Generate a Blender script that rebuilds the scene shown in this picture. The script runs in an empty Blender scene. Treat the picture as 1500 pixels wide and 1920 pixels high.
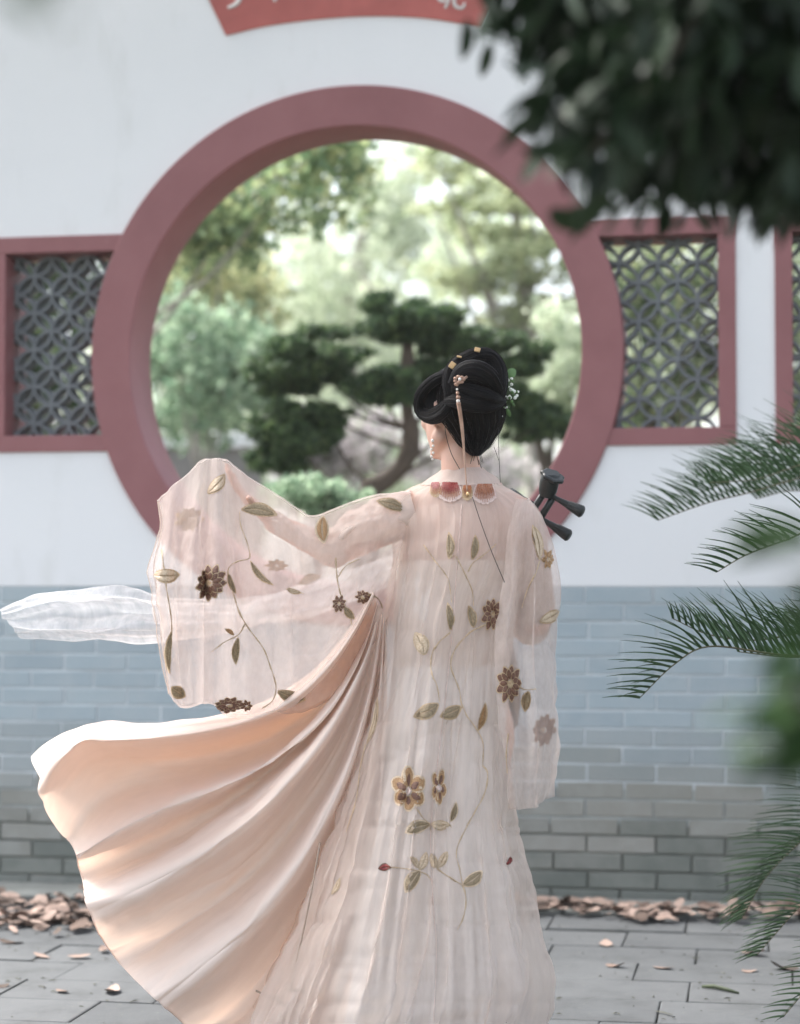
import bpy, bmesh, math, random
import numpy as np
from mathutils import Vector, Matrix
from mathutils.bvhtree import BVHTree
from mathutils import noise as mnoise

random.seed(7)
rng = np.random.default_rng(7)
sc = bpy.context.scene
COL = sc.collection
R = math.radians

# ------------------------------------------------------------------ camera
F_PX, CW, CH = 3830.0, 1500.0, 1920.0          # focal length in photo pixels, photo size
CAM_Z = 1.14
PITCH = math.atan(130.0 / F_PX)
D_PERSON = 4.9
cam_d = bpy.data.cameras.new('camera')
cam = bpy.data.objects.new('camera', cam_d)
COL.objects.link(cam)
cam.location = (0, 0, CAM_Z)
cam.rotation_euler = (math.pi / 2 + PITCH, 0, 0)
cam_d.sensor_fit = 'HORIZONTAL'
cam_d.sensor_width = 24.0
cam_d.lens = 24.0 * F_PX / CW
cam_d.clip_start = 0.05
cam_d.clip_end = 500
cam_d.dof.use_dof = True
cam_d.dof.focus_distance = 4.82
cam_d.dof.aperture_fstop = 1.9
sc.camera = cam

# ------------------------------------------------------------------ light
SUN_EL, SUN_AZ = 56.0, -64.0
world = bpy.data.worlds.new('World')
sc.world = world
world.use_nodes = True
wn = world.node_tree.nodes
wl = world.node_tree.links
sky = wn.new('ShaderNodeTexSky')
sky.sky_type = 'NISHITA'
sky.sun_disc = False
sky.sun_elevation = R(SUN_EL)
sky.sun_rotation = R(SUN_AZ)
sky.air_density = 1.0
sky.dust_density = 3.0
sky.ozone_density = 1.0
hsv = wn.new('ShaderNodeHueSaturation')      # thin high cloud: a paler sky
hsv.inputs['Saturation'].default_value = 0.42
wl.new(sky.outputs[0], hsv.inputs['Color'])
wl.new(hsv.outputs[0], wn['Background'].inputs[0])
wn['Background'].inputs[1].default_value = 0.15
sun_d = bpy.data.lights.new('sun', 'SUN')
sun_d.energy = 3.8
sun_d.angle = R(28)
sun_d.color = (1.0, 0.965, 0.92)
sun = bpy.data.objects.new('sun', sun_d)
COL.objects.link(sun)
az, el = R(SUN_AZ), R(SUN_EL)
sun_dir = Vector((math.sin(az) * math.cos(el), math.cos(az) * math.cos(el), math.sin(el)))
sun.rotation_euler = (-sun_dir).to_track_quat('-Z', 'Y').to_euler()
sun.location = (-14, 6, 16)
vs = sc.view_settings
vs.view_transform = 'Standard'
vs.look = 'None'
vs.gamma = 1.0
vs.exposure = 1.57
sc.render.engine = 'CYCLES'
sc.cycles.use_denoising = True
sc.cycles.max_bounces = 10
sc.cycles.transparent_max_bounces = 24
sc.cycles.sample_clamp_indirect = 6.0

# ------------------------------------------------------------------ helpers
FWD = Vector((0, math.cos(PITCH), math.sin(PITCH)))
UPV = Vector((0, -math.sin(PITCH), math.cos(PITCH)))
CAM = Vector((0, 0, CAM_Z))


def ray(px, py):
    return (Vector((1, 0, 0)) * (px - CW / 2) - UPV * (py - CH / 2) + FWD * F_PX)


def P(px, py, y):
    """World point at world depth y that the photo shows at pixel (px, py)."""
    d = ray(px, py)
    return CAM + d * (y / d.y)


def W(px, py, dy=0.0):
    return P(px, py, D_PERSON + dy)


def link(o, parent=None):
    COL.objects.link(o)
    if parent is not None:
        o.parent = parent
    return o


def tag(o, label=None, cat=None, group=None, kind=None):
    if label: o['label'] = label
    if cat: o['category'] = cat
    if group: o['group'] = group
    if kind: o['kind'] = kind
    return o


def empty(name, loc=(0, 0, 0), rz=0.0):
    o = bpy.data.objects.new(name, None)
    o.empty_display_size = 0.1
    o.location = loc
    o.rotation_euler = (0, 0, rz)
    return link(o)


def mesh(name, verts, faces, mat=None, parent=None, smooth=False, uvs=None):
    me = bpy.data.meshes.new(name)
    me.from_pydata([tuple(v) for v in verts], [], faces)
    if uvs is not None:
        lay = me.uv_layers.new(name='UVMap')
        li = np.empty(len(me.loops), dtype=np.int32)
        me.loops.foreach_get('vertex_index', li)
        lay.data.foreach_set('uv', np.asarray(uvs, dtype=np.float32)[li].ravel())
    if smooth:
        me.polygons.foreach_set('use_smooth', [True] * len(me.polygons))
    mats = mat if isinstance(mat, (list, tuple)) else [mat]
    for m in mats:
        if m: me.materials.append(m)
    me.update()
    o = bpy.data.objects.new(name, me)
    return link(o, parent)


def np_mesh(name, V, Fq, mat, parent=None, smooth=False):
    """Fast mesh from numpy arrays: V (n,3), Fq (m,k) all faces with k corners."""
    me = bpy.data.meshes.new(name)
    n, m, k = len(V), len(Fq), Fq.shape[1]
    me.vertices.add(n)
    me.vertices.foreach_set('co', np.asarray(V, dtype=np.float32).ravel())
    me.loops.add(m * k)
    me.loops.foreach_set('vertex_index', np.asarray(Fq, dtype=np.int32).ravel())
    me.polygons.add(m)
    me.polygons.foreach_set('loop_start', np.arange(0, m * k, k, dtype=np.int32))
    me.polygons.foreach_set('loop_total', np.full(m, k, dtype=np.int32))
    if smooth:
        me.polygons.foreach_set('use_smooth', np.ones(m, dtype=bool))
    me.materials.append(mat)
    me.update(calc_edges=True)
    o = bpy.data.objects.new(name, me)
    return link(o, parent)


def box_vf(x0, x1, y0, y1, z0, z1, b=0.0):
    v = [(x, y, z) for z in (z0, z1) for y in (y0, y1) for x in (x0, x1)]
    f = [(0, 2, 3, 1), (4, 5, 7, 6), (0, 1, 5, 4), (2, 6, 7, 3), (0, 4, 6, 2), (1, 3, 7, 5)]
    return v, f


def box(name, x0, x1, y0, y1, z0, z1, mat, parent=None, bevel=0.0):
    v, f = box_vf(x0, x1, y0, y1, z0, z1)
    o = mesh(name, v, f, mat, parent)
    if bevel:
        bm = bmesh.new(); bm.from_mesh(o.data)
        bmesh.ops.bevel(bm, geom=bm.edges[:], offset=bevel, segments=2, affect='EDGES', profile=0.6)
        bm.to_mesh(o.data); bm.free()
    return o


def extrude_poly(name, splines, y0, y1, mat, parent=None, bevel=0.0):
    """Solid from closed 2-D outlines in the local x-z plane (first the border, then holes), y0..y1 thick."""
    cu = bpy.data.curves.new(name, 'CURVE')
    cu.dimensions = '2D'
    cu.fill_mode = 'BOTH'
    cu.extrude = abs(y1 - y0) / 2 - bevel
    cu.bevel_depth = bevel
    cu.bevel_resolution = 1
    if bevel:
        cu.offset = -bevel
    for pts in splines:
        sp = cu.splines.new('POLY')
        sp.points.add(len(pts) - 1)
        for p, q in zip(sp.points, pts):
            p.co = (q[0], q[1], 0, 1)
        sp.use_cyclic_u = True
    tmp = bpy.data.objects.new('tmp', cu)
    COL.objects.link(tmp)
    dg = bpy.context.evaluated_depsgraph_get()
    me = bpy.data.meshes.new_from_object(tmp.evaluated_get(dg))
    bpy.data.objects.remove(tmp)
    bpy.data.curves.remove(cu)
    me.transform(Matrix(((1, 0, 0, 0), (0, 0, -1, (y0 + y1) / 2), (0, 1, 0, 0), (0, 0, 0, 1))))
    me.name = name
    me.materials.clear()
    me.materials.append(mat)
    o = bpy.data.objects.new(name, me)
    return link(o, parent)


def tube(name, pts, radii, mat, parent=None, sides=10, flat=1.0, smooth=True, caps=True):
    """Swept tube along pts with a radius per point."""
    pts = [Vector(p) for p in pts]
    n = len(pts)
    if not isinstance(radii, (list, tuple, np.ndarray)):
        radii = [radii] * n
    V, Fc = [], []
    up = None
    for i, p in enumerate(pts):
        t = (pts[min(i + 1, n - 1)] - pts[max(i - 1, 0)])
        if t.length < 1e-9: t = Vector((0, 0, 1))
        t.normalize()
        if up is None:
            up = Vector((0, 1, 0)) if abs(t.y) < 0.9 else Vector((1, 0, 0))
        a = t.cross(up)
        if a.length < 1e-6: a = t.orthogonal()
        a.normalize()
        b = a.cross(t).normalized()
        up = b
        for k in range(sides):
            an = 2 * math.pi * k / sides
            V.append(p + (a * math.cos(an) + b * math.sin(an) * flat) * radii[i])
    for i in range(n - 1):
        for k in range(sides):
            k2 = (k + 1) % sides
            Fc.append((i * sides + k, i * sides + k2, (i + 1) * sides + k2, (i + 1) * sides + k))
    if caps:
        Fc.append(tuple(range(sides))[::-1])
        Fc.append(tuple((n - 1) * sides + k for k in range(sides)))
    uvs = [(k / sides, i / max(1, n - 1)) for i in range(n) for k in range(sides)]
    return mesh(name, V, Fc, mat, parent, smooth, uvs)


def crom(pts, n):
    """Catmull-Rom resample of an (m,k) array at n chord-length-even samples."""
    p = np.asarray(pts, dtype=float)
    if len(p) == 2:
        t = np.linspace(0, 1, n)[:, None]
        return p[0] * (1 - t) + p[1] * t
    ext = np.vstack([2 * p[0] - p[1], p, 2 * p[-1] - p[-2]])
    out = []
    m = len(p) - 1
    fine = 24
    for i in range(m):
        p0, p1, p2, p3 = ext[i:i + 4]
        t = np.linspace(0, 1, fine, endpoint=False)[:, None]
        out.append(0.5 * (2 * p1 + (p2 - p0) * t + (2 * p0 - 5 * p1 + 4 * p2 - p3) * t ** 2 + (3 * p1 - p0 - 3 * p2 + p3) * t ** 3))
    out.append(p[-1:])
    q = np.vstack(out)
    seg = np.linalg.norm(np.diff(q, axis=0), axis=1)
    L = np.concatenate([[0], np.cumsum(seg)])
    s = np.linspace(0, L[-1], n)
    return np.stack([np.interp(s, L, q[:, k]) for k in range(q.shape[1])], axis=1)


def crom_u(p, n):
    """Catmull-Rom over index (uniform parameter): p (m,...)-array -> (n,...)"""
    p = np.asarray(p, dtype=float)
    m = len(p)
    ext = np.concatenate([(2 * p[0] - p[1])[None], p, (2 * p[-1] - p[-2])[None]])
    t = np.linspace(0, m - 1, n)
    i = np.minimum(t.astype(int), m - 2)
    f = (t - i).reshape((-1,) + (1,) * (p.ndim - 1))
    p0, p1, p2, p3 = ext[i], ext[i + 1], ext[i + 2], ext[i + 3]
    return 0.5 * (2 * p1 + (p2 - p0) * f + (2 * p0 - 5 * p1 + 4 * p2 - p3) * f ** 2 + (3 * p1 - p0 - 3 * p2 + p3) * f ** 3)


# ------------------------------------------------------------------ materials
def new_mat(name):
    m = bpy.data.materials.new(name)
    m.use_nodes = True
    nt = m.node_tree
    return m, nt, nt.nodes['Principled BSDF']


def N(nt, kind, **kw):
    n = nt.nodes.new(kind)
    for k, v in kw.items():
        if k.startswith('i_'):
            n.inputs[k[2:].replace('_', ' ')].default_value = v
        else:
            setattr(n, k, v)
    return n


def ramp(nt, fac, stops):
    r = nt.nodes.new('ShaderNodeValToRGB')
    el = r.color_ramp.elements
    while len(el) < len(stops): el.new(0.5)
    for e, (pos, c) in zip(el, stops):
        e.position = pos
        e.color = (*c, 1) if len(c) == 3 else c
    nt.links.new(fac, r.inputs[0])
    return r


def noise_tex(nt, scale, detail=4, rough=0.55, coord='Object', stretch=None, dist=0.0):
    tc = nt.nodes.new('ShaderNodeTexCoord')
    n = nt.nodes.new('ShaderNodeTexNoise')
    n.inputs['Scale'].default_value = scale
    n.inputs['Detail'].default_value = detail
    n.inputs['Roughness'].default_value = rough
    n.inputs['Distortion'].default_value = dist
    if stretch:
        mp = nt.nodes.new('ShaderNodeMapping')
        mp.inputs['Scale'].default_value = stretch
        nt.links.new(tc.outputs[coord], mp.inputs[0])
        nt.links.new(mp.outputs[0], n.inputs['Vector'])
    else:
        nt.links.new(tc.outputs[coord], n.inputs['Vector'])
    return n


def bump(nt, bsdf, height, strength=0.3, dist=0.01):
    b = nt.nodes.new('ShaderNodeBump')
    b.inputs['Strength'].default_value = strength
    b.inputs['Distance'].default_value = dist
    nt.links.new(height, b.inputs['Height'])
    nt.links.new(b.outputs[0], bsdf.inputs['Normal'])
    return b


def simple_mat(name, col, rough=0.6, var=0.15, scale=8, bump_s=0.15, bump_scale=60, coord='Object', metal=0.0, spec=0.5):
    m, nt, b = new_mat(name)
    n = noise_tex(nt, scale, 5, 0.6, coord)
    lo = tuple(max(0, c * (1 - var)) for c in col)
    hi = tuple(min(1, c * (1 + var)) for c in col)
    r = ramp(nt, n.outputs['Fac'], [(0.3, lo), (0.7, hi)])
    nt.links.new(r.outputs[0], b.inputs['Base Color'])
    b.inputs['Roughness'].default_value = rough
    b.inputs['Metallic'].default_value = metal
    b.inputs['Specular IOR Level'].default_value = spec
    if bump_s:
        n2 = noise_tex(nt, bump_scale, 4, 0.6, coord)
        bump(nt, b, n2.outputs['Fac'], bump_s, 0.004)
    return m


def plaster_mat():
    m, nt, b = new_mat('white_plaster')
    n = noise_tex(nt, 0.9, 6, 0.6)
    r = ramp(nt, n.outputs['Fac'], [(0.25, (0.76, 0.78, 0.795)), (0.5, (0.80, 0.815, 0.83)), (0.75, (0.82, 0.835, 0.845))])
    n3 = noise_tex(nt, 3.0, 8, 0.7, stretch=(1.6, 1, 0.5))
    r3 = ramp(nt, n3.outputs['Fac'], [(0.55, (1, 1, 1)), (0.78, (0.90, 0.90, 0.88))])
    mx = N(nt, 'ShaderNodeMixRGB', blend_type='MULTIPLY'); mx.inputs[0].default_value = 1
    nt.links.new(r.outputs[0], mx.inputs[1]); nt.links.new(r3.outputs[0], mx.inputs[2])
    nt.links.new(mx.outputs[0], b.inputs['Base Color'])
    b.inputs['Roughness'].default_value = 0.85
    n2 = noise_tex(nt, 35, 6, 0.7)
    bump(nt, b, n2.outputs['Fac'], 0.25, 0.004)
    return m


def paint_mat():
    m, nt, b = new_mat('maroon_paint')
    n = noise_tex(nt, 2.2, 6, 0.65)
    r = ramp(nt, n.outputs['Fac'], [(0.28, (0.225, 0.088, 0.092)), (0.5, (0.265, 0.108, 0.113)), (0.75, (0.30, 0.13, 0.135))])
    n3 = noise_tex(nt, 26, 6, 0.7)
    r3 = ramp(nt, n3.outputs['Fac'], [(0.70, (0, 0, 0)), (0.76, (1, 1, 1))])
    mx = N(nt, 'ShaderNodeMixRGB'); 
    nt.links.new(r3.outputs[0], mx.inputs[0]); nt.links.new(r.outputs[0], mx.inputs[1]); mx.inputs[2].default_value = (0.45, 0.29, 0.29, 1)
    nt.links.new(mx.outputs[0], b.inputs['Base Color'])
    b.inputs['Roughness'].default_value = 0.55
    n2 = noise_tex(nt, 14, 6, 0.6)
    bump(nt, b, n2.outputs['Fac'], 0.2, 0.004)
    return m


def brick_mat(name, lo, mid, hi, stain):
    m, nt, b = new_mat(name)
    oi = nt.nodes.new('ShaderNodeObjectInfo')
    r = ramp(nt, oi.outputs['Random'], [(0.0, lo), (0.5, mid), (1.0, hi)])
    geo = nt.nodes.new('ShaderNodeNewGeometry')
    n = nt.nodes.new('ShaderNodeTexNoise')
    n.inputs['Scale'].default_value = 9; n.inputs['Detail'].default_value = 6; n.inputs['Roughness'].default_value = 0.65
    nt.links.new(geo.outputs['Position'], n.inputs['Vector'])
    r2 = ramp(nt, n.outputs['Fac'], [(0.42, (0, 0, 0)), (0.68, (1, 1, 1))])
    mx = N(nt, 'ShaderNodeMixRGB')
    sc_ = N(nt, 'ShaderNodeMath', operation='MULTIPLY'); sc_.inputs[1].default_value = 0.55
    nt.links.new(r2.outputs[0], sc_.inputs[0]); nt.links.new(sc_.outputs[0], mx.inputs[0])
    nt.links.new(r.outputs[0], mx.inputs[1]); mx.inputs[2].default_value = (*stain, 1)
    nt.links.new(mx.outputs[0], b.inputs['Base Color'])
    b.inputs['Roughness'].default_value = 0.8
    n3 = nt.nodes.new('ShaderNodeTexNoise'); n3.inputs['Scale'].default_value = 70; n3.inputs['Detail'].default_value = 5
    nt.links.new(geo.outputs['Position'], n3.inputs['Vector'])
    bump(nt, b, n3.outputs['Fac'], 0.35, 0.004)
    return m


M = {}
M['plaster'] = plaster_mat()
M['paint'] = paint_mat()
M['brick_blue'] = brick_mat('blue_grey_brick', (0.325, 0.395, 0.435), (0.355, 0.43, 0.47), (0.385, 0.46, 0.495), (0.42, 0.475, 0.50))
M['brick_olive'] = brick_mat('olive_grey_brick', (0.235, 0.24, 0.22), (0.265, 0.27, 0.245), (0.295, 0.295, 0.27), (0.35, 0.36, 0.345))
M['brick_mid'] = brick_mat('grey_brick', (0.275, 0.305, 0.305), (0.30, 0.33, 0.325), (0.325, 0.35, 0.345), (0.33, 0.345, 0.335))
M['brick_cool'] = brick_mat('cool_grey_brick', (0.305, 0.355, 0.375), (0.33, 0.38, 0.40), (0.355, 0.40, 0.415), (0.36, 0.40, 0.41))
M['brick_damp'] = brick_mat('damp_brick', (0.17, 0.185, 0.17), (0.20, 0.215, 0.195), (0.235, 0.245, 0.225), (0.12, 0.14, 0.125))
M['mortar_pale'] = simple_mat('pale_mortar', (0.58, 0.63, 0.655), 0.9, 0.2, 6, 0.3, 80)
M['mortar_dark'] = simple_mat('mossy_mortar', (0.235, 0.25, 0.225), 0.9, 0.45, 5, 0.4, 60)
M['tile'] = simple_mat('grey_clay_tile', (0.19, 0.21, 0.225), 0.75, 0.3, 10, 0.3, 60)
M['plaque'] = simple_mat('red_plaque_paint', (0.43, 0.12, 0.105), 0.7, 0.15, 5, 0.2, 50)
M['letter'] = simple_mat('white_brush_stroke', (0.62, 0.60, 0.58), 0.7, 0.15, 20, 0.1, 60)

# ------------------------------------------------------------------ garden wall with the round window
TH = math.atan(F_PX / 21600.0)
U = Vector((math.cos(TH), -math.sin(TH), 0))
NI = Vector((math.sin(TH), math.cos(TH), 0))
WALL_O = P(1200, 1090, 7.30)


def hit_wall(px, py):
    d = ray(px, py)
    t = (WALL_O - CAM).dot(NI) / d.dot(NI)
    return CAM + d * t


_gc = hit_wall(660, 665)
GO = Vector((_gc.x, _gc.y, 0))           # foot of the wall below the round window
GZ = _gc.z


def UZ(px, py):
    q = hit_wall(px, py)
    return (q - GO).dot(U), q.z


R_IN, R_OUT = 0.845, 0.995
WT = 0.235                                 # wall thickness
wall = empty('garden_wall', GO, -TH)
tag(wall, 'white garden wall with maroon round window and grey brick base', 'wall')

Z_BR = UZ(750, 1099)[1]                    # top of the brick base
# window openings (inner edges of the frames)
uL0, zL1 = UZ(12, 475); _, zL0 = UZ(100, 816)
uR1, zR1 = UZ(1346, 439); _, zR0 = UZ(1240, 803)
zt = (zL1 + zR1) / 2; zb = (zL0 + zR0) / 2
FRW = 0.062
uR2 = UZ(1487, 700)[0]                     # next window on the right
uL_far = uL0
RM = (R_IN + R_OUT) / 2


def arc(r, a0, a1, n):
    return [(r * math.cos(a0 + (a1 - a0) * i / n), GZ + r * math.sin(a0 + (a1 - a0) * i / n)) for i in range(n + 1)]


def ang(z, r):
    return math.asin((z - GZ) / r)


fm = FRW * 0.5
tz, bz = zt + fm, zb - fm
uRf, uLf = uR1 + fm, uL0 - fm
TOPZ = 3.5
# outline of the plaster: bottom left -> notch round the openings -> bottom right -> top
aB = ang(Z_BR, RM)
at_, ab_ = ang(tz, RM), ang(bz, RM)
hole = []
hole += arc(RM, math.pi - aB, math.pi - ab_, 12)            # left lower arc
hole += [(uLf, bz), (uLf, tz)]
hole += arc(RM, math.pi - at_, at_, 60)                     # over the top
hole += [(uRf, tz), (uRf, bz)]
hole += arc(RM, ab_, aB, 12)
ULEFT, URIGHT = -5.5, 4.2
outline = [(ULEFT, Z_BR)] + hole + [(URIGHT, Z_BR), (URIGHT, TOPZ), (ULEFT, TOPZ)]
# the third window, on the right, is an opening of its own
w3u0, w3u1 = uR2 - fm, uR2 + 0.47
w3 = [(w3u0, bz), (w3u1, bz), (w3u1, tz), (w3u0, tz)]
extrude_poly('plaster_panel', [outline, w3], 0.0, WT, M['plaster'], wall)
low = [(ULEFT, 0.0), (URIGHT, 0.0), (URIGHT, Z_BR - 0.001)] + [(u, z) for u, z in arc(RM, aB, -math.pi - aB, 40)] + [(ULEFT, Z_BR - 0.001)]
extrude_poly('brick_core', [low], 0.012, WT - 0.003, M['mortar_dark'], wall)
# mortar: a pale sheet above, a mossy one below
c1 = 0.40
mor = [(ULEFT, c1), (URIGHT, c1), (URIGHT, Z_BR - 0.002)] + [(u, z) for u, z in arc(RM + 0.002, ang(Z_BR - 0.002, RM + 0.002), -math.pi - ang(Z_BR - 0.002, RM + 0.002), 40)] + [(ULEFT, Z_BR - 0.002)]
extrude_poly('mortar', [mor], 0.0035, 0.0125, M['mortar_pale'], wall)

mor2 = [(ULEFT, 0.27), (URIGHT, 0.27), (URIGHT, c1 - 0.001), (ULEFT, c1 - 0.001)]
M['mortar_mid'] = simple_mat('grey_mortar', (0.36, 0.39, 0.385), 0.9, 0.3, 5, 0.3, 70)
extrude_poly('mortar', [mor2], 0.0045, 0.0125, M['mortar_mid'], wall)
# ring
ring = extrude_poly('round_window_ring', [arc(R_OUT, 0, 2 * math.pi, 160)[:-1], arc(R_IN, 0, 2 * math.pi, 160)[:-1]], -0.016, WT + 0.016, M['paint'], wall, 0.004)

# window frames and lattices
LT = 0.1                                     # chord of one curved tile


def tile_mesh(name, chord, depth, thick):
    r = chord / math.sqrt(2)
    V, Fc = [], []
    ns = 7
    for i in range(ns + 1):
        a = math.pi / 4 + (math.pi / 2) * i / ns
        for rr in (r - thick / 2, r + thick / 2):
            for y in (0, depth):
                V.append((rr * math.cos(a), y, rr * math.sin(a) - r * math.cos(math.pi / 4)))
    for i in range(ns):
        b0, b1 = i * 4, (i + 1) * 4
        Fc += [(b0, b1, b1 + 1, b0 + 1), (b0 + 2, b0 + 3, b1 + 3, b1 + 2), (b0, b0 + 2, b1 + 2, b1), (b0 + 1, b1 + 1, b1 + 3, b0 + 3)]
    Fc += [(0, 1, 3, 2), (ns * 4, ns * 4 + 2, ns * 4 + 3, ns * 4 + 1)]
    me = bpy.data.meshes.new(name)
    me.from_pydata(V, [], Fc)
    me.materials.append(M['tile'])
    return me


TILE_ME = tile_mesh('tile', LT, 0.075, 0.011)


def lattice(name, u0, u1, z0, z1, inside, parent, offu, offz, yy=0.085):
    lw = bpy.data.objects.new(name, None)
    lw.empty_display_size = 0.1
    link(lw, parent)
    d = LT / math.sqrt(2)
    n = 0
    for i in range(-8, 9):
        for j in range(-12, 13):
            for di, dj in ((1, 1), (1, -1)):
                if (i + j) % 2: continue
                xa, za = offu + i * d, offz + j * d
                xb, zb_ = xa + di * d, za + dj * d
                xm, zm = (xa + xb) / 2, (za + zb_) / 2
                if not (u0 - 0.03 < xm < u1 + 0.03 and z0 - 0.03 < zm < z1 + 0.03): continue
                if not inside(xm, zm): continue
                a = math.atan2(zb_ - za, xb - xa)
                for fl in (0, math.pi):
                    t = bpy.data.objects.new('tile', TILE_ME)
                    t.location = (xm, yy + random.uniform(-.003, .003), zm)
                    t.rotation_euler = (0, -(a + fl) + random.uniform(-.02, .02), 0)
                    link(t, lw)
                    n += 1
    return lw


def frame_bar(u0, u1, z0, z1, parent, y0=-0.011):
    return box('frame_bar', u0, u1, y0, WT - 0.01, z0, z1, M['paint'], parent, 0.003)


def rim(z):
    return math.sqrt(max(0, (R_OUT - 0.03) ** 2 - (z - GZ) ** 2))


# right window
lwR = lattice('lattice_window', rim(zb) - 0.05, uR1, zb, zt, lambda x, z: math.hypot(x, z - GZ) > R_OUT - 0.05, wall, UZ(1194, 523)[0], UZ(1194, 523)[1])
frame_bar(rim(zt), uR1 + FRW, zt, zt + FRW, lwR)
frame_bar(rim(zb - FRW), uR1 + FRW, zb - FRW, zb, lwR)
frame_bar(uR1, uR1 + FRW, zb + 0.0005, zt - 0.0005, lwR, -0.010)
# left window
lwL = lattice('lattice_window', uL0, -rim(zb) + 0.05, zb, zt, lambda x, z: math.hypot(x, z - GZ) > R_OUT - 0.05, wall, UZ(83, 546)[0], UZ(83, 546)[1])
frame_bar(uL0 - FRW, -rim(zt), zt, zt + FRW, lwL)
frame_bar(uL0 - FRW, -rim(zb - FRW), zb - FRW, zb, lwL)
frame_bar(uL0 - FRW, uL0, zb + 0.0005, zt - 0.0005, lwL, -0.010)
# window at the right edge
lw3 = lattice('lattice_window', uR2, uR2 + 0.42, zb, zt, lambda x, z: True, wall, uR2 + 0.03, UZ(1194, 523)[1])
frame_bar(uR2 - FRW, uR2 + 0.44 + FRW, zt, zt + FRW, lw3)
frame_bar(uR2 - FRW, uR2 + 0.44 + FRW, zb - FRW, zb, lw3)
frame_bar(uR2 - FRW, uR2, zb + 0.0005, zt - 0.0005, lw3, -0.010)
frame_bar(uR2 + 0.44, uR2 + 0.44 + FRW, zb + 0.0005, zt - 0.0005, lw3, -0.010)

# bricks
BH, BL, JT = 0.0635, 0.245, 0.007
brick_meshes = []
for k in range(5):
    bm = bmesh.new()
    v, f = box_vf(-BL / 2 + JT / 2, BL / 2 - JT / 2, 0, 0.012, -BH / 2 + JT / 2, BH / 2 - JT / 2)
    vv = [bm.verts.new(q) for q in v]
    for q in f: bm.faces.new([vv[i] for i in q])
    bmesh.ops.bevel(bm, geom=bm.edges[:], offset=0.0025, segments=1, affect='EDGES')
    rr = random.Random(k)
    for q in bm.verts:
        q.co.x += rr.uniform(-.0015, .0015); q.co.z += rr.uniform(-.0012, .0012); q.co.y += rr.uniform(-.0006, .0006)
    me = bpy.data.meshes.new('brick')
    bm.to_mesh(me); bm.free()
    me.materials.append(M['brick_blue'])
    brick_meshes.append(me)
brick_low = []
for key in ('brick_olive', 'brick_damp', 'brick_mid', 'brick_cool'):
    lst = []
    for me in brick_meshes:
        c = me.copy(); c.materials.clear(); c.materials.append(M[key]); lst.append(c)
    brick_low.append(lst)
row = 0
z = Z_BR - BH / 2
uV0, uV1 = UZ(-60, 1300)[0], UZ(1560, 1300)[0]
while z > -BH * 0.4:
    off = (0.5 if row % 2 else 0.0) * BL + random.uniform(-.012, .012)
    k0 = int((uV0 - off) / BL) - 2
    for k in range(k0, k0 + 16):
        u = off + k * BL
        if u < uV0 - 0.2 or u > uV1 + 0.2: continue
        if math.hypot(u, z - GZ) < R_OUT - 0.03: continue
        zz = z + random.uniform(-.001, .001)
        h_ = zz + random.gauss(0, .028) + 0.05 * mnoise.noise(Vector((u * 1.2, 3.1, 0)))
        if h_ > 0.60: me = random.choice(brick_meshes)
        elif h_ > 0.49: me = random.choice(brick_low[3])
        elif h_ > 0.40: me = random.choice(brick_low[2])
        elif h_ > 0.20: me = random.choice(brick_low[0])
        else: me = random.choice(brick_low[1])
        b = bpy.data.objects.new('brick', me)
        b.location = (u, -0.0005 + random.uniform(-.0015, .0015), zz)
        b.rotation_euler = (0, random.uniform(-.004, .004), random.uniform(-.004, .004))
        link(b, wall)
    z -= BH
    row += 1

# fan plaque above the round window
pa = [UZ(424, 67), UZ(520, 46), UZ(660, 32), UZ(790, 34), UZ(905, 52)]
pq = crom(pa, 24)
u_c = (pa[0][0] + pa[-1][0]) / 2
top = [(u_c + (u - u_c) * 1.42, z + 0.42) for u, z in pq]
plq = extrude_poly('plaque', [[tuple(p) for p in pq] + [tuple(p) for p in top[::-1]]], -0.007, 0.004, M['plaque'], None, 0.002)
plq.location = GO; plq.rotation_euler = (0, 0, -TH)
tag(plq, 'red fan-shaped plaque with pale brush writing above the round window', 'plaque')


def stroke(pts, w):
    q = [Vector((UZ(x, y)[0], -0.009, UZ(x, y)[1])) for x, y in pts]
    q = [Vector(p) for p in crom(q, 14)]
    tube('brush_stroke', q, [w * (0.55 + 0.45 * math.sin(math.pi * (0.15 + 0.8 * i / 13))) for i in range(14)], M['letter'], plq, 6, 0.25)


stroke([(452, -14), (450, 0), (442, 10), (428, 16)], 0.009)
stroke([(513, -20), (515, -8), (517, 4)], 0.009)
stroke([(506, -16), (517, -12), (530, -22)], 0.007)
stroke([(818, -8), (828, 3), (836, 2)], 0.007)
stroke([(843, -10), (840, 5), (835, 17)], 0.007)
stroke([(853, -16), (852, 5), (856, 14), (868, 16), (872, 6)], 0.007)
# ------------------------------------------------------------------ ground
M['soil'] = simple_mat('garden_soil', (0.075, 0.07, 0.05), 0.95, 0.4, 1.5, 0.4, 30)
M['joint'] = simple_mat('paving_joint_dirt', (0.07, 0.072, 0.058), 0.95, 0.5, 7, 0.5, 80)


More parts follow.
